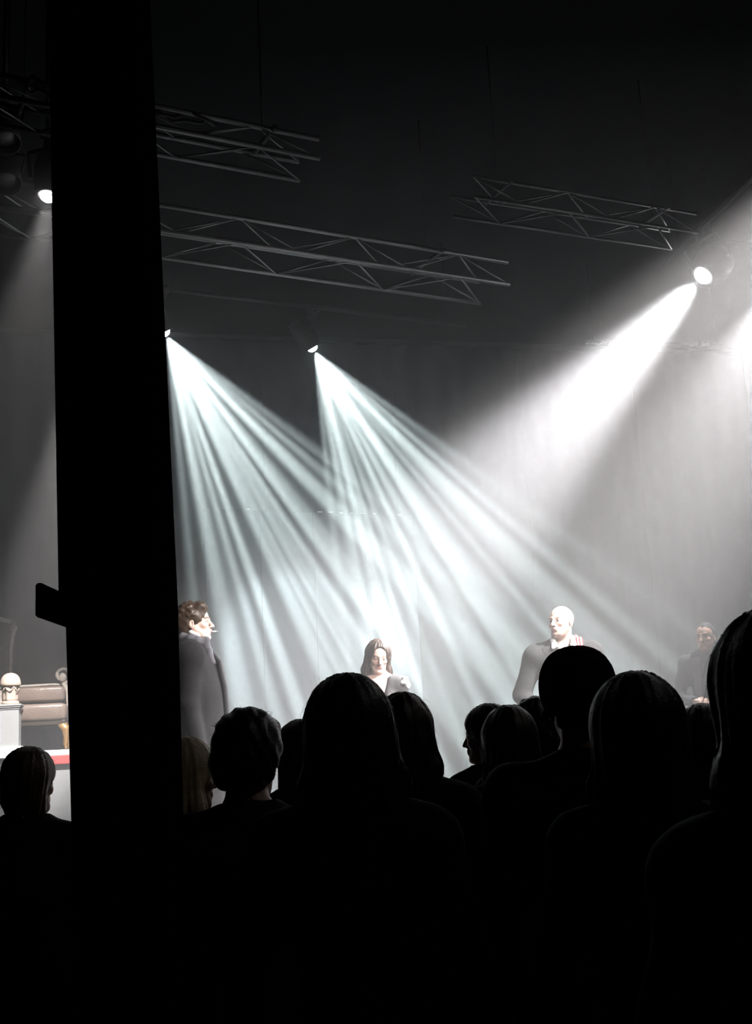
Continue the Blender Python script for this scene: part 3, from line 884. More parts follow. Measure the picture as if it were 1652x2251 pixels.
def figure(H=1.75, fem=False, head_yaw=0, head_pitch=0, head_roll=0, arms=None, lean=0.0, build=1.0, head_kw=None, head_shift=(0, 0, 0)):
    """standing figure facing +y with its feet at the origin: dict of prim lists and joints"""
    s = H / 1.75
    sw = (0.162 if fem else 0.192) * build
    J = dict(neck=v3(0, -0.025 + lean * 0.9, 1.475) * s, hc=(v3(0, 0.005 + lean, 1.627) + v3(*head_shift)) * s)
    for side, x in (('L', -1), ('R', 1)):
        J['sh' + side] = v3(x * sw, -0.02 + lean * 0.85, 1.400) * s
        J['hip' + side] = v3(x * 0.09, 0, 0.92) * s
        J['kn' + side] = v3(x * 0.095, 0.015, 0.50) * s
        J['an' + side] = v3(x * 0.10, -0.02, 0.085) * s
    a = dict(L=(v3(-0.245, -0.03, 1.12), v3(-0.255, 0.04, 0.86)), R=(v3(0.245, -0.03, 1.12), v3(0.255, 0.04, 0.86)))
    hd = dict(L=(v3(0, 0.15, -1), v3(1, 0, 0)), R=(v3(0, 0.15, -1), v3(-1, 0, 0)))
    if arms:
        for k, q in arms.items():
            a[k] = (v3(*q[0]), v3(*q[1]))
            if len(q) > 2: hd[k] = (v3(*q[2]), v3(*q[3]))
    hs = 0.93 if fem else 1.0
    hs *= (0.5 + 0.5 * s)
    Rh = rotm(head_yaw, head_pitch, head_roll)
    hp = [moved(p, Rh, J['hc'], hs) for p in head_prims(fem, **(head_kw or {}))]
    Rn = Rh
    skull_base = J['hc'] + Rh @ (v3(0, -0.022, -0.05) * hs)
    nr = (0.046 if fem else 0.056) * s
    neck = [cap(J['neck'] - v3(0, 0, 0.03), skull_base, nr * 1.1, nr, 0.03)]
    b = build * s
    tor = [
        ell(J['neck'] + v3(0, 0.01, -0.16) * s, (0.155 * b, 0.10 * b, 0.17 * s), 0.05),
        ell(v3(0, 0.005 + lean * 0.5, 1.14) * s, ((0.125 if fem else 0.15) * b, 0.095 * b, 0.16 * s), 0.06),
        ell(v3(0, -0.01, 0.95) * s, (0.165 * b, 0.11 * b, 0.13 * s), 0.06),
        cap(J['shL'] * 0.9 + J['shR'] * 0.1, J['shR'] * 0.9 + J['shL'] * 0.1, 0.055 * s, None, 0.05),
        cap(J['neck'] + v3(0, -0.005, 0.0) * s, J['shL'] + v3(0.03, 0, 0.0) * s, 0.05 * s, 0.045 * s, 0.05),
        cap(J['neck'] + v3(0, -0.005, 0.0) * s, J['shR'] - v3(0.03, 0, 0.0) * s, 0.05 * s, 0.045 * s, 0.05),
    ]
    if fem:
        for x in (-1, 1): tor.append(ell(v3(x * 0.075, 0.085 + lean * 0.8, 1.27) * s, (0.062 * s, 0.058 * s, 0.06 * s), 0.04))
    arm, fore, hands, legs = [], [], [], []
    for side in 'LR':
        e, w = a[side][0] * s, a[side][1] * s
        J['el' + side] = e; J['wr' + side] = w
        arm += [ell(J['sh' + side], (0.054 * b, 0.056 * b, 0.058 * s), 0.04), cap(J['sh' + side], e, (0.042 if fem else 0.049) * b, (0.034 if fem else 0.040) * b, 0.04)]
        fore += [cap(e, w, (0.034 if fem else 0.040) * b, 0.026 * s, 0.02)]
        hands += hand_prims(w, hd[side][0], hd[side][1], side == 'R', s=s * (0.9 if fem else 1.0))
        h, k, n = J['hip' + side], J['kn' + side], J['an' + side]
        legs += [cap(h, k, 0.085 * b, 0.056 * b, 0.05), cap(k, n, 0.056 * b, 0.038 * b, 0.03),
                 ell((k + n) / 2 + v3(0, -0.02, 0.06) * s, (0.045 * b, 0.05 * b, 0.11 * s), 0.04),
                 cap(n + v3(0, 0, -0.04) * s, n + v3(0, 0.14, -0.055) * s, 0.032 * s, 0.026 * s, 0.03)]
    return dict(H=H, s=s, hs=hs, Rh=Rh, J=J, head=hp, neck=neck, torso=tor, arm=arm, fore=fore, hands=hands, legs=legs, fem=fem, b=b)


def to_head(fig, V): return ((V - fig['J']['hc']) @ fig['Rh']) / fig['hs']
def on_head(fig, prims): return [moved(p, fig['Rh'], fig['J']['hc'], fig['hs']) for p in prims]


def body(fig, parent, skin, fine, coarse, **kw):
    hc = fig['J']['hc']
    zones = [[(hc[0] - 0.11, hc[0] + 0.11)], [(hc[1] - 0.14, hc[1] + 0.16)], [(hc[2] - 0.15, hc[2] + 0.14)]]
    if kw.pop('hand_zone', False):
        w = fig['J']['wrR']
        for i in range(3):
            lo, hi = zones[i][0]
            a, b = w[i] - 0.17, w[i] + 0.17
            if i == 2: zones[i].append((a, b))
            else: zones[i] = [(min(lo, a), max(hi, b))]
    prims = fig['torso'] + fig['neck'] + fig['legs'] + fig['arm'] + fig['fore'] + fig['hands'] + fig['head']
    V, F = sdf_mesh(prims, coarse, fine, zones)
    C = skin_colours(to_head(fig, V), SKIN_COLS[skin], fem=fig['fem'], **kw)
    return mesh_obj('body', V, F, mat('skin', (0.6, 0.4, 0.3), 0.45, noise=0.06, nscale=30, attr=True, spec=0.4), parent, C)


def garment(name, prims, res, m, parent, cuts=(), sm=1, wave=0.0, wf=18.0, seed=1, waxis=None, fine=None, zones=None):
    V, F = sdf_mesh(prims, res, fine, zones, cuts)
    if sm: V = smooth_verts(V, F, sm)
    if wave: V = wavy(V, normals(V, F), wave, wf, seed, waxis)
    return mesh_obj(name, V, F, m, parent)


def outfit(fig, parent, top, bottom, res=0.012, thick=0.014, hem=0.80, top_name='jacket', neck_r=0.070, shoe=True, loose=0.0, open_r=0.0, flare=0.0):
    """plain jacket or sweater, trousers and shoes over a figure"""
    s = fig['s']; J = fig['J']
    g = [grown(p, thick + loose) for p in fig['torso']] + [grown(p, thick) for p in fig['arm'] + fig['fore']]
    g.append(ell(v3(0, -0.005, 0.86) * s, (0.175 * fig['b'] + thick, 0.12 * fig['b'] + thick, 0.13 * s), 0.08))
    up = v3(0, 0.12, 0.3)
    g.append(cap(J['neck'] + v3(0, 0.01, 0.015), J['neck'] + up, neck_r * s, neck_r * s * 1.3, 0.012, op='-'))
    if flare: g.append(cap(v3(0, 0.0, 1.12) * s, v3(0, 0, 0.5) * s, flare * 0.8, flare * 1.15, 0.1, fl=(1.0, 0.62, 1.0)))
    if open_r: g.append(cap(v3(0, 0.165, 1.52) * s, v3(0, 0.185, hem - 0.1) * s, open_r * 1.45 * s, open_r * s, 0.008, op='-'))
    for side in 'LR':                                   # sleeves end at the wrists
        w, e = J['wr' + side], J['el' + side]
        d = (w - e) / np.linalg.norm(w - e)
        g.append(cap(w + d * 0.075, w + d * 0.2, 0.07, 0.09, 0.002, op='-'))
    garment(top_name, g, res, top, parent, cuts=[((0, 0, -1), -hem * s)], wave=0.004, wf=22, seed=int(fig['H'] * 1000) % 97)
    lg = [grown(p, 0.016) for p in fig['legs'] if p['b' if p['t'] == 'c' else 'c'][2] > 0.1 * s or p['t'] == 'e']
    lg = [grown(p, 0.018) for i, p in enumerate(fig['legs']) if i % 4 != 3]
    lg.append(ell(v3(0, -0.01, 0.93) * s, (0.175 * fig['b'], 0.122 * fig['b'], 0.12 * s), 0.06))
    garment('trousers', lg, res * 1.3, bottom, parent, cuts=[((0, 0, -1), -0.075 * s), ((0, 0, 1), 1.0 * s)], wave=0.004, wf=16)
    if shoe:
        sh = mat('black_leather', (0.015, 0.014, 0.013), 0.35, noise=0.1)
        for side in 'LR':
            n = J['an' + side]
            pr = [cap(n + v3(0, -0.035, -0.045) * s, n + v3(0, 0.15, -0.052) * s, 0.046 * s, 0.040 * s, 0.02), cap(n + v3(0, 0, -0.03) * s, n + v3(0, -0.01, 0.03) * s, 0.052 * s, 0.052 * s, 0.02)]
            garment('shoe', pr, 0.012, sh, parent, cuts=[((0, 0, -1), 0.0)], sm=0)


HAIRM = {}


def hair_mat(name, col, rough=0.45):
    return mat(name, col, rough, noise=0.5, nscale=40, bump=0.2, bscale=140, spec=0.5)


def strands(parent, roots, dirs, m, length, r=0.0006, seed=0, droop=0.5, jitter=0.35):
    """loose hairs: one curve object with many thin splines"""
    rs = np.random.RandomState(seed)
    cu = bpy.data.curves.new('loose_hair', 'CURVE'); cu.dimensions = '3D'; cu.bevel_depth = r; cu.bevel_resolution = 0
    for p, d in zip(roots, dirs):
        L = length * (0.3 + 0.8 * rs.rand())
        d = d + rs.normal(size=3) * jitter; d /= np.linalg.norm(d)
        sp = cu.splines.new('POLY'); n = 5; sp.points.add(n - 1)
        q = p.copy(); cur = d.copy()
        for i in range(n):
            sp.points[i].co = (*q, 1); sp.points[i].radius = 1.0 - 0.7 * i / n
            cur = cur + v3(0, 0, -1) * droop * 0.35 + rs.normal(size=3) * 0.08; cur /= np.linalg.norm(cur)
            q = q + cur * L / n
    o = bpy.data.objects.new('loose_hair', cu); o['kind'] = 'stuff'
    return link(o, parent, m)


def hair(fig, parent, style, m, res=0.007, seed=0, loose=60, vol=1.0, wave=0.003):
    """style: short, cropped, curly, long, longwide, halfup, bob"""
    face = [ell((0, 0.115, -0.040), (0.072, 0.085, 0.098), 0.012, op='-')]
    ears = [ell((x * 0.085, 0.0, -0.022), (0.020, 0.030, 0.034), 0.006, op='-') for x in (-1, 1)]
    nape = [box((0, 0.10, -0.13), (0.2, 0.13, 0.06), 0.02, 0.02, op='-')]
    t = 0.014 * vol
    capp = [ell((0, -0.016, 0.038), (0.078 + t, 0.098 + t, 0.087 + t), 0.02)]
    back = [ell((0, -0.055, -0.02), (0.068 + t, 0.058 + t, 0.075), 0.03)]
    axis = None
    if style in ('short', 'curly'):
        pr = capp + back
        if style == 'curly':
            rs = np.random.RandomState(seed)
            for _ in range(110):
                u = rs.normal(size=3); u /= np.linalg.norm(u)
                if u[2] < -0.25 or (u[1] > 0.45 and u[2] < 0.35): continue
                pr.append(ell((u[0] * 0.080, -0.014 + u[1] * 0.098, 0.04 + u[2] * 0.092), (0.013, 0.013, 0.011), 0.008))
        pr = pr + [cap((-0.045, 0.058, 0.092), (0.045, 0.058, 0.092), 0.026, None, 0.03)] + [ell((0, 0.118, -0.030), (0.070, 0.070, 0.098), 0.012, op='-')] + ears + [box((0, 0.02, -0.16), (0.2, 0.2, 0.075), 0.02, 0.02, op='-')]
    elif style == 'cropped':
        pr = [ell((0, -0.016, 0.037), (0.079, 0.099, 0.089), 0.02), ell((0, -0.055, -0.02), (0.070, 0.058, 0.068), 0.03)] + face + ears + [box((0, 0.02, -0.15), (0.2, 0.2, 0.075), 0.02, 0.02, op='-')]
    elif style == 'bob':
        pr = capp + [cap((x * 0.062, -0.02, 0.02), (x * 0.070, -0.01, -0.13), 0.034, 0.026, 0.03) for x in (-1, 1)] + [ell((0, -0.055, -0.045), (0.082, 0.062, 0.10), 0.04)] + face
    else:
        wide = {'long': 0.0, 'longwide': 0.018, 'halfup': 0.004}[style]
        pr = capp + [ell((0, -0.055, -0.03), (0.080 + wide, 0.062, 0.11), 0.04)]
        for x in (-1, 1):
            pr += [cap((x * 0.060, -0.012, 0.03), (x * (0.075 + wide), -0.012, -0.11), 0.036, 0.032, 0.035),
                   cap((x * (0.075 + wide), -0.015, -0.11), (x * (0.082 + wide * 1.5), -0.015, -0.24 - 3.5 * wide), 0.034, 0.022 + 0.4 * wide, 0.035),
                   cap((x * 0.04, -0.06, -0.05), (x * (0.055 + wide), -0.085, -0.27 - 3.0 * wide), 0.048, 0.034, 0.04)]
        pr += [cap((0, -0.075, -0.06), (0, -0.09, -0.29), 0.05, 0.036, 0.04)]
        pr = pr + [ell((0, 0.115, -0.050 if style != 'halfup' else -0.022), (0.064, 0.090, 0.108 if style != 'halfup' else 0.116), 0.012, op='-'), cap((0, 0.04, -0.12), (0, 0.06, -0.30), 0.055, 0.06, 0.02, op='-')]
    V, F = sdf_mesh(on_head(fig, pr), res)
    V = smooth_verts(V, F, 1)
    Vh = to_head(fig, V)
    N = normals(V, F)
    if style in ('long', 'longwide', 'halfup', 'bob'):
        th = np.arctan2(Vh[:, 0], -Vh[:, 1] - 0.01)
        rs = np.random.RandomState(seed)
        o = sum(np.sin(th * f + rs.rand() * 6 + Vh[:, 2] * rs.normal() * 14) for f in (9, 15, 23, 34)) / 4
        V = V + N * (o * wave * (1 + np.clip(-Vh[:, 2], 0, 0.2) * 12))[:, None]
    else:
        V = wavy(V, N, wave, 95, seed)
    o = mesh_obj('hair', V, F, m, parent)
    if loose:
        rs = np.random.RandomState(seed + 5)
        pick = rs.choice(len(V), min(loose, len(V)), replace=False)
        dirs = N[pick]
        if style in ('long', 'longwide', 'halfup', 'bob'):
            dirs = N[pick] * 0.45 + v3(0, 0, -1) * (0.7 + 2.2 * np.clip(0.04 - Vh[pick, 2], 0, 0.3)[:, None])
            strands(o, V[pick], dirs, m, 0.05, seed=seed, droop=0.9, jitter=0.2, r=0.0004)
        else:
            strands(o, V[pick], dirs, m, 0.016, seed=seed, droop=0.2, r=0.0005)
    return o


def person(label, loc, yaw, group=None):
    return thing('person', label, 'person', loc, math.radians(yaw), group)


CLOTHS = [mat('cloth_black', (0.012, 0.012, 0.014), 0.9, noise=0.3, spec=0.1), mat('cloth_navy', (0.012, 0.014, 0.022), 0.9, noise=0.3, spec=0.1),
          mat('cloth_charcoal', (0.035, 0.035, 0.038), 0.95, noise=0.3, nscale=60, spec=0.1), mat('cloth_brown', (0.022, 0.017, 0.014), 0.9, noise=0.3, spec=0.1)]
HAIRS = dict(black=hair_mat('hair_black', (0.010, 0.009, 0.008)), brown=hair_mat('hair_brown', (0.030, 0.018, 0.011)), light=hair_mat('hair_light_brown', (0.10, 0.062, 0.035)),
             blond=hair_mat('hair_blond', (0.62, 0.47, 0.30)))

# ---- audience: head-top pixel, distance, how they stand and look
GA = 'audience standing in front of the stage'
AUD = [
    # px, py, Y, fem, style, hair, body yaw, head yaw, pitch, roll, cloth, build, label
    (66, 1640, 4.3, True, 'bob', 'light', -8, -22, -4, 0, 3, 1.0, 'audience member with light brown hair, standing left of the black pillar'),
    (408, 1618, 3.9, True, 'longwide', 'blond', -30, -25, -2, 0, 2, 1.0, 'long haired blond audience member mostly hidden by the black pillar'),
    (541, 1562, 3.3, False, 'short', 'black', 0, -10, 0, 2, 2, 1.0, 'short haired audience member in charcoal jacket below the overcoat man'),
    (655, 1580, 4.4, True, 'bob', 'brown', 0, 20, 0, 0, 0, 1.0, 'far audience member peeping out behind the big dark long hair'),
    (762, 1482, 2.6, True, 'longwide', 'black', 0, 4, 0, -3, 0, 1.0, 'big dark long haired head in front of the dark haired woman'),
    (884, 1512, 3.6, True, 'longwide', 'brown', -10, -14, 0, 2, 1, 1.0, 'audience member with loose wavy hair at right of the big dark long hair'),
    (1066, 1545, 4.95, True, 'bob', 'black', 20, 48, -2, 0, 0, 0.95, 'audience member in profile to the left with a dark bob'),
    (1112, 1547, 4.0, True, 'long', 'brown', 8, 10, 0, 0, 3, 0.95, 'long straight haired audience member right of the dark bob'),
    (1172, 1534, 4.55, False, 'short', 'black', 0, 0, 0, 0, 0, 1.0, 'short haired audience member half hidden behind the knitted cap'),
    (1262, 1428, 3.3, False, 'short', 'black', 0, -6, 0, 0, 1, 1.05, 'audience member in a dark knitted cap below the bald man'),
    (1390, 1487, 2.6, True, 'longwide', 'black', 0, 0, 0, 0, 0, 1.0, 'broad round haired head in front, right of the knitted cap'),
    (1537, 1545, 4.6, True, 'bob', 'black', 0, 0, 0, 0, 1, 1.0, 'small far head below the clasped hands of the grey suited man'),
    (1704, 1345, 1.75, True, 'longwide', 'black', 4, 0, 0, 0, 0, 1.0, 'closest frizzy haired head cut off by the right edge'),
]


def audience():
    for i, (px, py, Y, fem, style, hc, byaw, hyaw, hp, hr, cl, bld, label) in enumerate(AUD):
        top = P(px, py, Y)
        hat = 'knitted cap in' in label or 'dark knitted cap below' in label
        Ht = top.z - (0.016 if style != 'bob' else 0.014) - (0.012 if hat else 0)
        fig = figure(Ht, fem, hyaw, hp, hr, build=bld, arms=dict(R=((0.29, -0.03, 1.10), (0.29, 0.05, 0.84))) if i == 0 else None)
        t = person(label, (top.x, top.y, 0), byaw, GA)
        body(fig, t, 'deep_tan' if i % 2 else 'pale', 0.0065, 0.014)
        outfit(fig, t, CLOTHS[cl], CLOTHS[(cl + 1) % 2], res=0.016, hem=0.62 if i == 0 else 0.8, flare=0.25 if i == 0 else 0)
        big = Y < 3.0
        if hat:
            hair(fig, t, 'cropped', HAIRS[hc], 0.008, seed=i, loose=0)
            pr = [ell((0, -0.016, 0.036), (0.104, 0.122, 0.104), 0.02), cap((-0.032, -0.016, 0.092), (0.032, -0.016, 0.092), 0.046, None, 0.06), cap((0, -0.06, 0.092), (0, 0.03, 0.092), 0.045, None, 0.06)]
            pr = pr + [box((0, 0, -0.125), (0.3, 0.3, 0.085), 0.01, 0.004, rotm(0, -8, 0), op='-')]
            V, F = sdf_mesh(on_head(fig, pr), 0.006)
            Vh = to_head(fig, V); th = np.arctan2(Vh[:, 0], Vh[:, 1])
            V = V + normals(V, F) * (0.0012 * np.sin(th * 46))[:, None]
            c = mesh_obj('knitted_cap', V, F, CLOTHS[0], t)
            mesh_obj('cap_rim', *sdf_mesh(on_head(fig, [ell((0, -0.014, -0.018), (0.106, 0.124, 0.024), 0.01, rotm(0, -8, 0)), ell((0, -0.014, -0.018), (0.088, 0.108, 0.06), 0.004, rotm(0, -8, 0), op='-')]), 0.006), CLOTHS[1], c)
        else:
            hair(fig, t, style, HAIRS[hc], 0.0075, seed=i * 3 + 1, loose=420 if big else 200,
                 vol={2: 1.6, 5: 0.8, 4: 1.9, 10: 2.5, 12: 2.6, 0: 1.2}.get(i, 1.3), wave=0.006 if i == 12 else 0.0035)


audience()


# ---- the four performers
def panel_on(fig, parent, name, e, m, planes, res=0.008, extra=()):
    """a strip of cloth lying on the chest, cut by planes from the grown torso"""
    return garment(name, [grown(p, e) for p in fig['torso']] + list(extra), res, m, parent, cuts=planes, sm=1)


SHIRTW = mat('shirt_white', (0.72, 0.71, 0.72), 0.8, noise=0.06, spec=0.2)
COATG = mat('overcoat_wool', (0.016, 0.0155, 0.0165), 0.95, noise=0.35, nscale=70, bump=0.2, bscale=200, spec=0.1)
COATD = mat('coat_edge_dark', (0.012, 0.012, 0.014), 0.8, noise=0.2)
SUITG = mat('suit_grey', (0.038, 0.038, 0.04), 0.9, noise=0.25, nscale=80, spec=0.15)
SUITS = mat('suit_slate', (0.05, 0.053, 0.056), 0.9, noise=0.25, nscale=80, spec=0.15)
TROU = mat('trousers_dark', (0.03, 0.03, 0.033), 0.9, noise=0.2)
SWEAT = mat('sweater_dark', (0.05, 0.055, 0.055), 0.95, noise=0.25, nscale=90, spec=0.1)
SCARF_GREY = mat('scarf_grey', (0.07, 0.068, 0.078), 0.9, noise=0.4, nscale=30)


def man_overcoat():
    top = P(424, 1319, 7.4)
    Hh = top.z - STAGE_Z - 0.02
    fig = figure(Hh, False, 0, 5, 0, arms=dict(L=((-0.24, -0.02, 1.12), (-0.22, 0.06, 0.87)), R=((0.25, -0.03, 1.12), (0.235, 0.03, 0.86))), build=1.02)
    t = person('man in a long charcoal overcoat facing right with a cigarette in his mouth', (top.x, top.y, STAGE_Z), -88)
    body(fig, t, 'fair', 0.0042, 0.012, brow=(0.06, 0.035, 0.02))
    s = fig['s']; J = fig['J']
    outfit(fig, t, TROU, TROU, res=0.014, top_name='waistcoat', hem=0.9)
    g = [grown(p, 0.030) for p in fig['torso'] + fig['arm']] + [grown(p, 0.026) for p in fig['fore']]
    g += [cap(v3(0, -0.005, 1.15) * s, v3(0, -0.005, 0.45) * s, 0.165 * s, 0.215 * s, 0.10, fl=(1.05, 0.88, 1.0)), cap(v3(0, 0.0, 1.3) * s, v3(0, 0.02, 0.9) * s, 0.13 * s, 0.15 * s, 0.08)]
    g.append(cap(J['neck'] + v3(0, 0.025, 0.03), J['neck'] + v3(0, 0.10, 0.3), 0.075, 0.1, 0.012, op='-'))
    for side in 'LR':
        w, e = J['wr' + side], J['el' + side]; d = (w - e) / np.linalg.norm(w - e)
        g.append(cap(w + d * 0.08, w + d * 0.2, 0.08, 0.09, 0.002, op='-'))
    garment('overcoat', g, 0.010, COATG, t, cuts=[((0, 0, -1), -0.42 * s)], sm=2, wave=0.006, wf=17, seed=4, waxis=v3(0, 0, 1))
    # turned front edge of the coat, a dark band down the front
    bm = NB()
    pts = [J['neck'] + v3(0.03, 0.11, 0.0), v3(0.02, 0.155, 1.38) * s, v3(0.01, 0.178, 1.22) * s, v3(0.0, 0.188, 1.02) * s, v3(0.0, 0.196, 0.75) * s, v3(0, 0.205, 0.45) * s]
    obj('coat_edge', path_tube(bm, pts, [0.016, 0.02, 0.024, 0.026, 0.026, 0.024], 10, flat=1.0), COATD, t, True)
    n = J['neck']
    ring = [cap(n + v3(0.075 * math.cos(a), 0.02 + 0.075 * math.sin(a), 0.045 - 0.025 * math.sin(a)), n + v3(0.075 * math.cos(a + 0.55), 0.02 + 0.075 * math.sin(a + 0.55), 0.045 - 0.025 * math.sin(a + 0.55)), 0.026, None, 0.02) for a in np.arange(0, 6.2, 0.55)]
    garment('scarf', ring + [cap(n + v3(0.04, 0.10, 0.03), n + v3(0.03, 0.13, -0.10), 0.03, 0.03, 0.02)], 0.006, SCARF_GREY, t, wave=0.005, wf=60, seed=2)
    ring = [cap(n + v3(0.058 * math.cos(a), 0.030 + 0.058 * math.sin(a), 0.085 - 0.024 * math.sin(a)), n + v3(0.058 * math.cos(a + 0.55), 0.030 + 0.058 * math.sin(a + 0.55), 0.085 - 0.024 * math.sin(a + 0.55)), 0.013, None, 0.01) for a in np.arange(0, 6.2, 0.55)]
    garment('shirt_collar', ring, 0.005, SHIRTW, t)
    hair(fig, t, 'curly', hair_mat('hair_warm_brown', (0.05, 0.030, 0.019)), 0.0042, seed=3, loose=160, vol=0.6, wave=0.002)
    # cigarette held in the lips
    a = J['hc'] + fig['Rh'] @ (v3(0, 0.096, -0.0665) * fig['hs'])
    Mx = Matrix.Translation(Vector((top.x, top.y, STAGE_Z))) @ Matrix.Rotation(math.radians(-88), 4, 'Z')
    c = thing('cigarette', 'short white cigarette in the mouth of the man in the overcoat', 'cigarette', Mx @ Vector(a), math.radians(-88))
    obj('paper', tube(NB(), (0, -0.006, 0), (0, 0.034, -0.002), 0.0045), SHIRTW, c, True)
    obj('ash', tube(NB(), (0, 0.034, -0.002), (0, 0.042, -0.003), 0.0043), mat('ash', (0.3, 0.28, 0.27), 0.9), c, True)
    return fig


def woman():
    top = P(829, 1412, 8.0)
    Hh = (top.z - STAGE_Z + 0.01)
    fig = figure(Hh, True, 14, -14, -4, arms=dict(L=((-0.20, -0.02, 1.13), (-0.16, 0.14, 0.98), (0.6, 0.5, -0.5), (0.3, -0.5, 0)), R=((0.20, -0.02, 1.13), (0.16, 0.14, 0.98), (-0.6, 0.5, -0.5), (-0.3, -0.5, 0))))
    t = person('dark haired woman with head bowed, bare neckline and grey dress', (top.x, top.y, STAGE_Z), 176)
    body(fig, t, 'fair', 0.0042, 0.012, brow=(0.05, 0.03, 0.025), lips=(0.50, 0.22, 0.21), eye_open=0.55)
    s = fig['s']; J = fig['J']
    dress = mat('dress_grey', (0.035, 0.033, 0.035), 0.8, noise=0.25, nscale=40)
    g = [grown(p, 0.010) for p in fig['torso'] + fig['arm']]
    g += [cap(v3(0, 0, 1.05) * s, v3(0, 0, 0.25) * s, 0.125 * s, 0.30 * s, 0.08)]
    n = J['neck']
    g.append(cap(n + v3(0, 0.12, 0.08), n + v3(0, 0.15, -0.15), 0.115, 0.05, 0.01, op='-'))
    g.append(cap(n + v3(0, 0.0, 0.05), n + v3(0, 0.0, 0.2), 0.10, 0.14, 0.01, op='-'))
    garment('dress', g, 0.009, dress, t, cuts=[((0, 0, -1), -0.12 * s)], wave=0.004, wf=24, seed=9, waxis=v3(0, 0, 1))
    sh = mat('black_leather', (0.015, 0.014, 0.013), 0.35)
    for side in 'LR':
        q = J['an' + side]
        garment('shoe', [cap(q + v3(0, -0.03, -0.05) * s, q + v3(0, 0.13, -0.055) * s, 0.042 * s, 0.035 * s, 0.02)], 0.012, sh, t, cuts=[((0, 0, -1), 0.0)], sm=0)
    lace = mat('lace_white', (0.75, 0.73, 0.73), 0.8, noise=0.2, nscale=90)
    for side in 'LR':
        j = J['sh' + side]; x = -1 if side == 'L' else 1
        pr = []
        for k in range(9):
            a = k / 8 * 2.6 - 1.3
            pr.append(ell((j[0] + x * 0.012 + 0.02 * x * math.cos(a), j[1] + 0.06 * math.sin(a), j[2] + 0.045 * math.cos(a) + 0.008 * math.sin(k * 2.3)), (0.018, 0.016, 0.014), 0.012))
        for k in range(6):
            pr.append(ell((j[0] + x * (0.035 + 0.01 * (k % 2)), j[1] + 0.05 - 0.02 * k, j[2] + 0.005 - 0.012 * k % 0.03), (0.018, 0.018, 0.02), 0.012))
        garment('lace_ruffle', pr, 0.006, lace, t, wave=0.004, wf=110, seed=5)
    hair(fig, t, 'halfup', hair_mat('hair_dark_brown', (0.045, 0.03, 0.024)), 0.0048, seed=8, loose=160, vol=0.9, wave=0.005)
    return fig


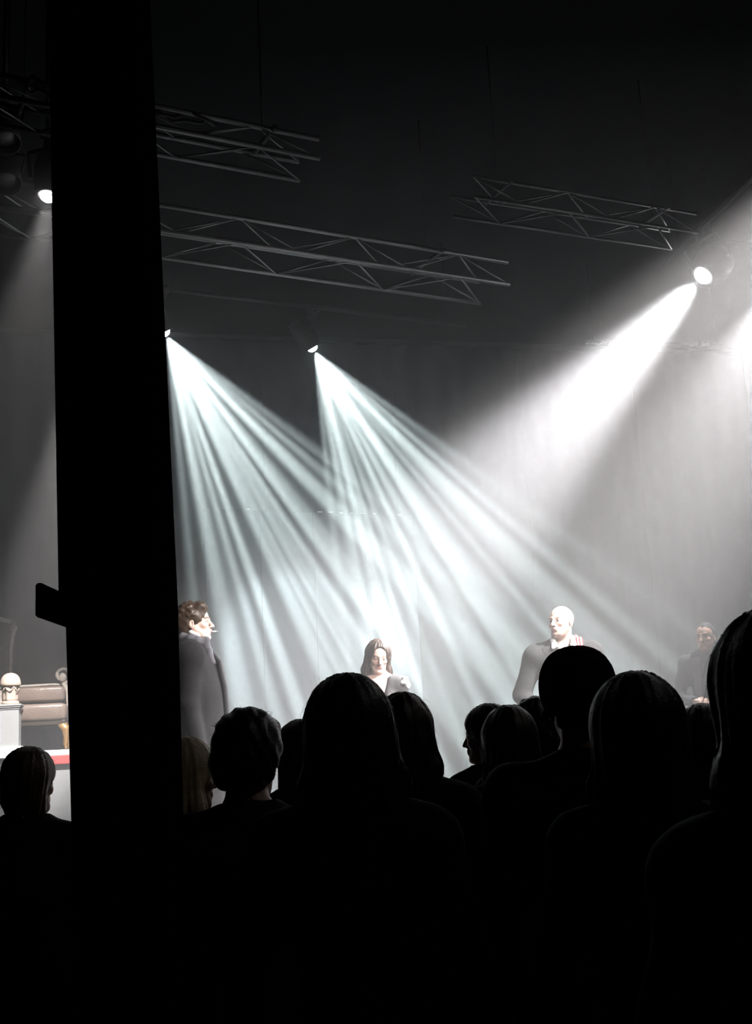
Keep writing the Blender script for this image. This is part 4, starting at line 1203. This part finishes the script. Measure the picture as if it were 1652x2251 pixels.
def man_bald():
    top = P(1230, 1331, 8.4)
    Hh = top.z - STAGE_Z - 0.0
    fig = figure(Hh, False, -40, 8, 4, arms=dict(R=((0.315, -0.03, 1.13), (0.20, 0.13, 0.98), (-0.55, 0.5, -0.6), (-0.4, -0.6, 0)), L=((-0.27, -0.04, 1.13), (-0.27, 0.05, 0.87))), build=1.06, head_kw=dict(chin=1.02))
    t = person('bald man in a grey jacket, white shirt and red striped scarf', (top.x, top.y, STAGE_Z), 176)
    body(fig, t, 'fair', 0.0042, 0.012, beard=(0.20, 0.13, 0.11), brow=(0.30, 0.18, 0.13))
    s = fig['s']; J = fig['J']
    garment('shirt', [grown(p, 0.010) for p in fig['torso']] + [cap(J['neck'] + v3(0, 0.035, -0.03), J['neck'] + v3(0, 0.10, 0.2), 0.062, 0.085, 0.008, op='-')], 0.010, SHIRTW, t, wave=0.004, wf=40, seed=5, cuts=[((0, 0, -1), -0.9 * s)])
    outfit(fig, t, SUITG, TROU, res=0.011, thick=0.020, hem=0.78, open_r=0.088, neck_r=0.078)
    for x in (-1, 1):
        panel_on(fig, t, 'lapel', 0.0235, SUITG, [((0, -1, 0), -0.05), ((-x * 1.0, 0, -0.10), -0.062 - 0.10 * 1.2 * s), ((x * 1.0, 0, -0.10), 0.135 - 0.10 * 1.2 * s), ((0, 0, 1), 1.47 * s), ((0, 0, -1), -1.10 * s)])
        n = J['neck']
        garment('shirt_collar', [cap(n + v3(x * 0.062, -0.03, 0.065), n + v3(x * 0.072, 0.06, 0.035), 0.010, 0.011, 0.02), cap(n + v3(x * 0.072, 0.06, 0.035), n + v3(x * 0.052, 0.112, -0.015), 0.011, 0.013, 0.02), cap(n + v3(x * 0.072, 0.06, 0.025), n + v3(x * 0.080, 0.108, -0.03), 0.010, 0.012, 0.03)], 0.006, SHIRTW, t)
    # scarf: red cloth with pale stripes down one side
    m = bpy.data.materials.new('scarf_red'); m.use_nodes = True; nt = m.node_tree; b = nt.nodes['Principled BSDF']; b.inputs['Roughness'].default_value = 0.9
    tc = nt.nodes.new('ShaderNodeTexCoord'); wv = nt.nodes.new('ShaderNodeTexWave'); wv.bands_direction = 'X'; wv.inputs['Scale'].default_value = 14; wv.inputs['Distortion'].default_value = 0.6
    cr = nt.nodes.new('ShaderNodeValToRGB'); cr.color_ramp.elements[0].position = 0.45; cr.color_ramp.elements[0].color = (0.22, 0.02, 0.025, 1); cr.color_ramp.elements[1].position = 0.62; cr.color_ramp.elements[1].color = (0.42, 0.22, 0.22, 1)
    nt.links.new(tc.outputs['Object'], wv.inputs['Vector']); nt.links.new(wv.outputs['Fac'], cr.inputs[0]); nt.links.new(cr.outputs[0], b.inputs['Base Color'])
    n = J['neck']
    pr = [cap(n + v3(-0.05, -0.075, 0.035), n + v3(-0.085, -0.02, 0.035), 0.018, None, 0.02), cap(n + v3(-0.085, -0.02, 0.035), n + v3(-0.092, 0.06, 0.015), 0.018, 0.024, 0.02),
          cap(n + v3(0.05, -0.075, 0.035), n + v3(-0.05, -0.075, 0.035), 0.018, None, 0.02)]
    for dx, dy in ((-0.028, -0.012), (0.0, 0.0), (0.026, -0.004)):
        pr += [cap(n + v3(-0.100 + dx * 0.6, 0.06 + dy, 0.02), n + v3(-0.098 + dx, 0.118 + dy, -0.08), 0.018, 0.016, 0.008), cap(n + v3(-0.098 + dx, 0.118 + dy, -0.08), n + v3(-0.090 + dx, 0.142 + dy, -0.28), 0.016, 0.015, 0.006)]
    garment('scarf', pr, 0.006, m, t, wave=0.006, wf=60, seed=3, waxis=v3(0, 0, 1))
    return fig


def man_suit():
    top = P(1546, 1366, 10.0)
    Hh = top.z - STAGE_Z - 0.012
    fig = figure(Hh, False, -26, 0, 0, arms=dict(R=((0.275, -0.02, 1.13), (0.165, 0.225, 1.075), (-0.93, 0.25, -0.15), (0, -0.8, -0.6)), L=((-0.275, 0.0, 1.12), (0.0, 0.225, 1.06), (0.93, 0.25, -0.15), (0, -0.8, -0.6))), build=0.93)
    t = person('man in an open slate grey suit with hands clasped at his waist', (top.x, top.y, STAGE_Z), 170)
    body(fig, t, 'tan', 0.0042, 0.012, hand_zone=True, brow=(0.03, 0.02, 0.015))
    s = fig['s']; J = fig['J']
    n = J['neck']
    garment('sweater', [grown(p, 0.010) for p in fig['torso']] + [cap(n + v3(0, 0, -0.04), n + v3(0, 0.015, 0.06), 0.068, 0.064, 0.03)], 0.010, SWEAT, t, wave=0.003, wf=40, seed=5, cuts=[((0, 0, -1), -0.9 * s)])
    outfit(fig, t, SUITS, TROU, res=0.011, thick=0.020, hem=0.78, open_r=0.098, neck_r=0.080)
    for x in (-1, 1):
        panel_on(fig, t, 'lapel', 0.0235, mat('suit_lapel', (0.10, 0.104, 0.108), 0.8, noise=0.2), [((0, -1, 0), -0.05), ((-x * 1.0, 0, -0.06), -0.075 - 0.06 * 1.2 * s), ((x * 1.0, 0, -0.14), 0.135 - 0.14 * 1.2 * s), ((0, 0, 1), 1.46 * s), ((0, 0, -1), -1.10 * s)])
    hair(fig, t, 'cropped', hair_mat('hair_matt_black', (0.014, 0.012, 0.011), 0.85), 0.0048, seed=2, loose=60, vol=0.8, wave=0.002)
    return fig


man_overcoat(); woman(); man_bald(); man_suit()
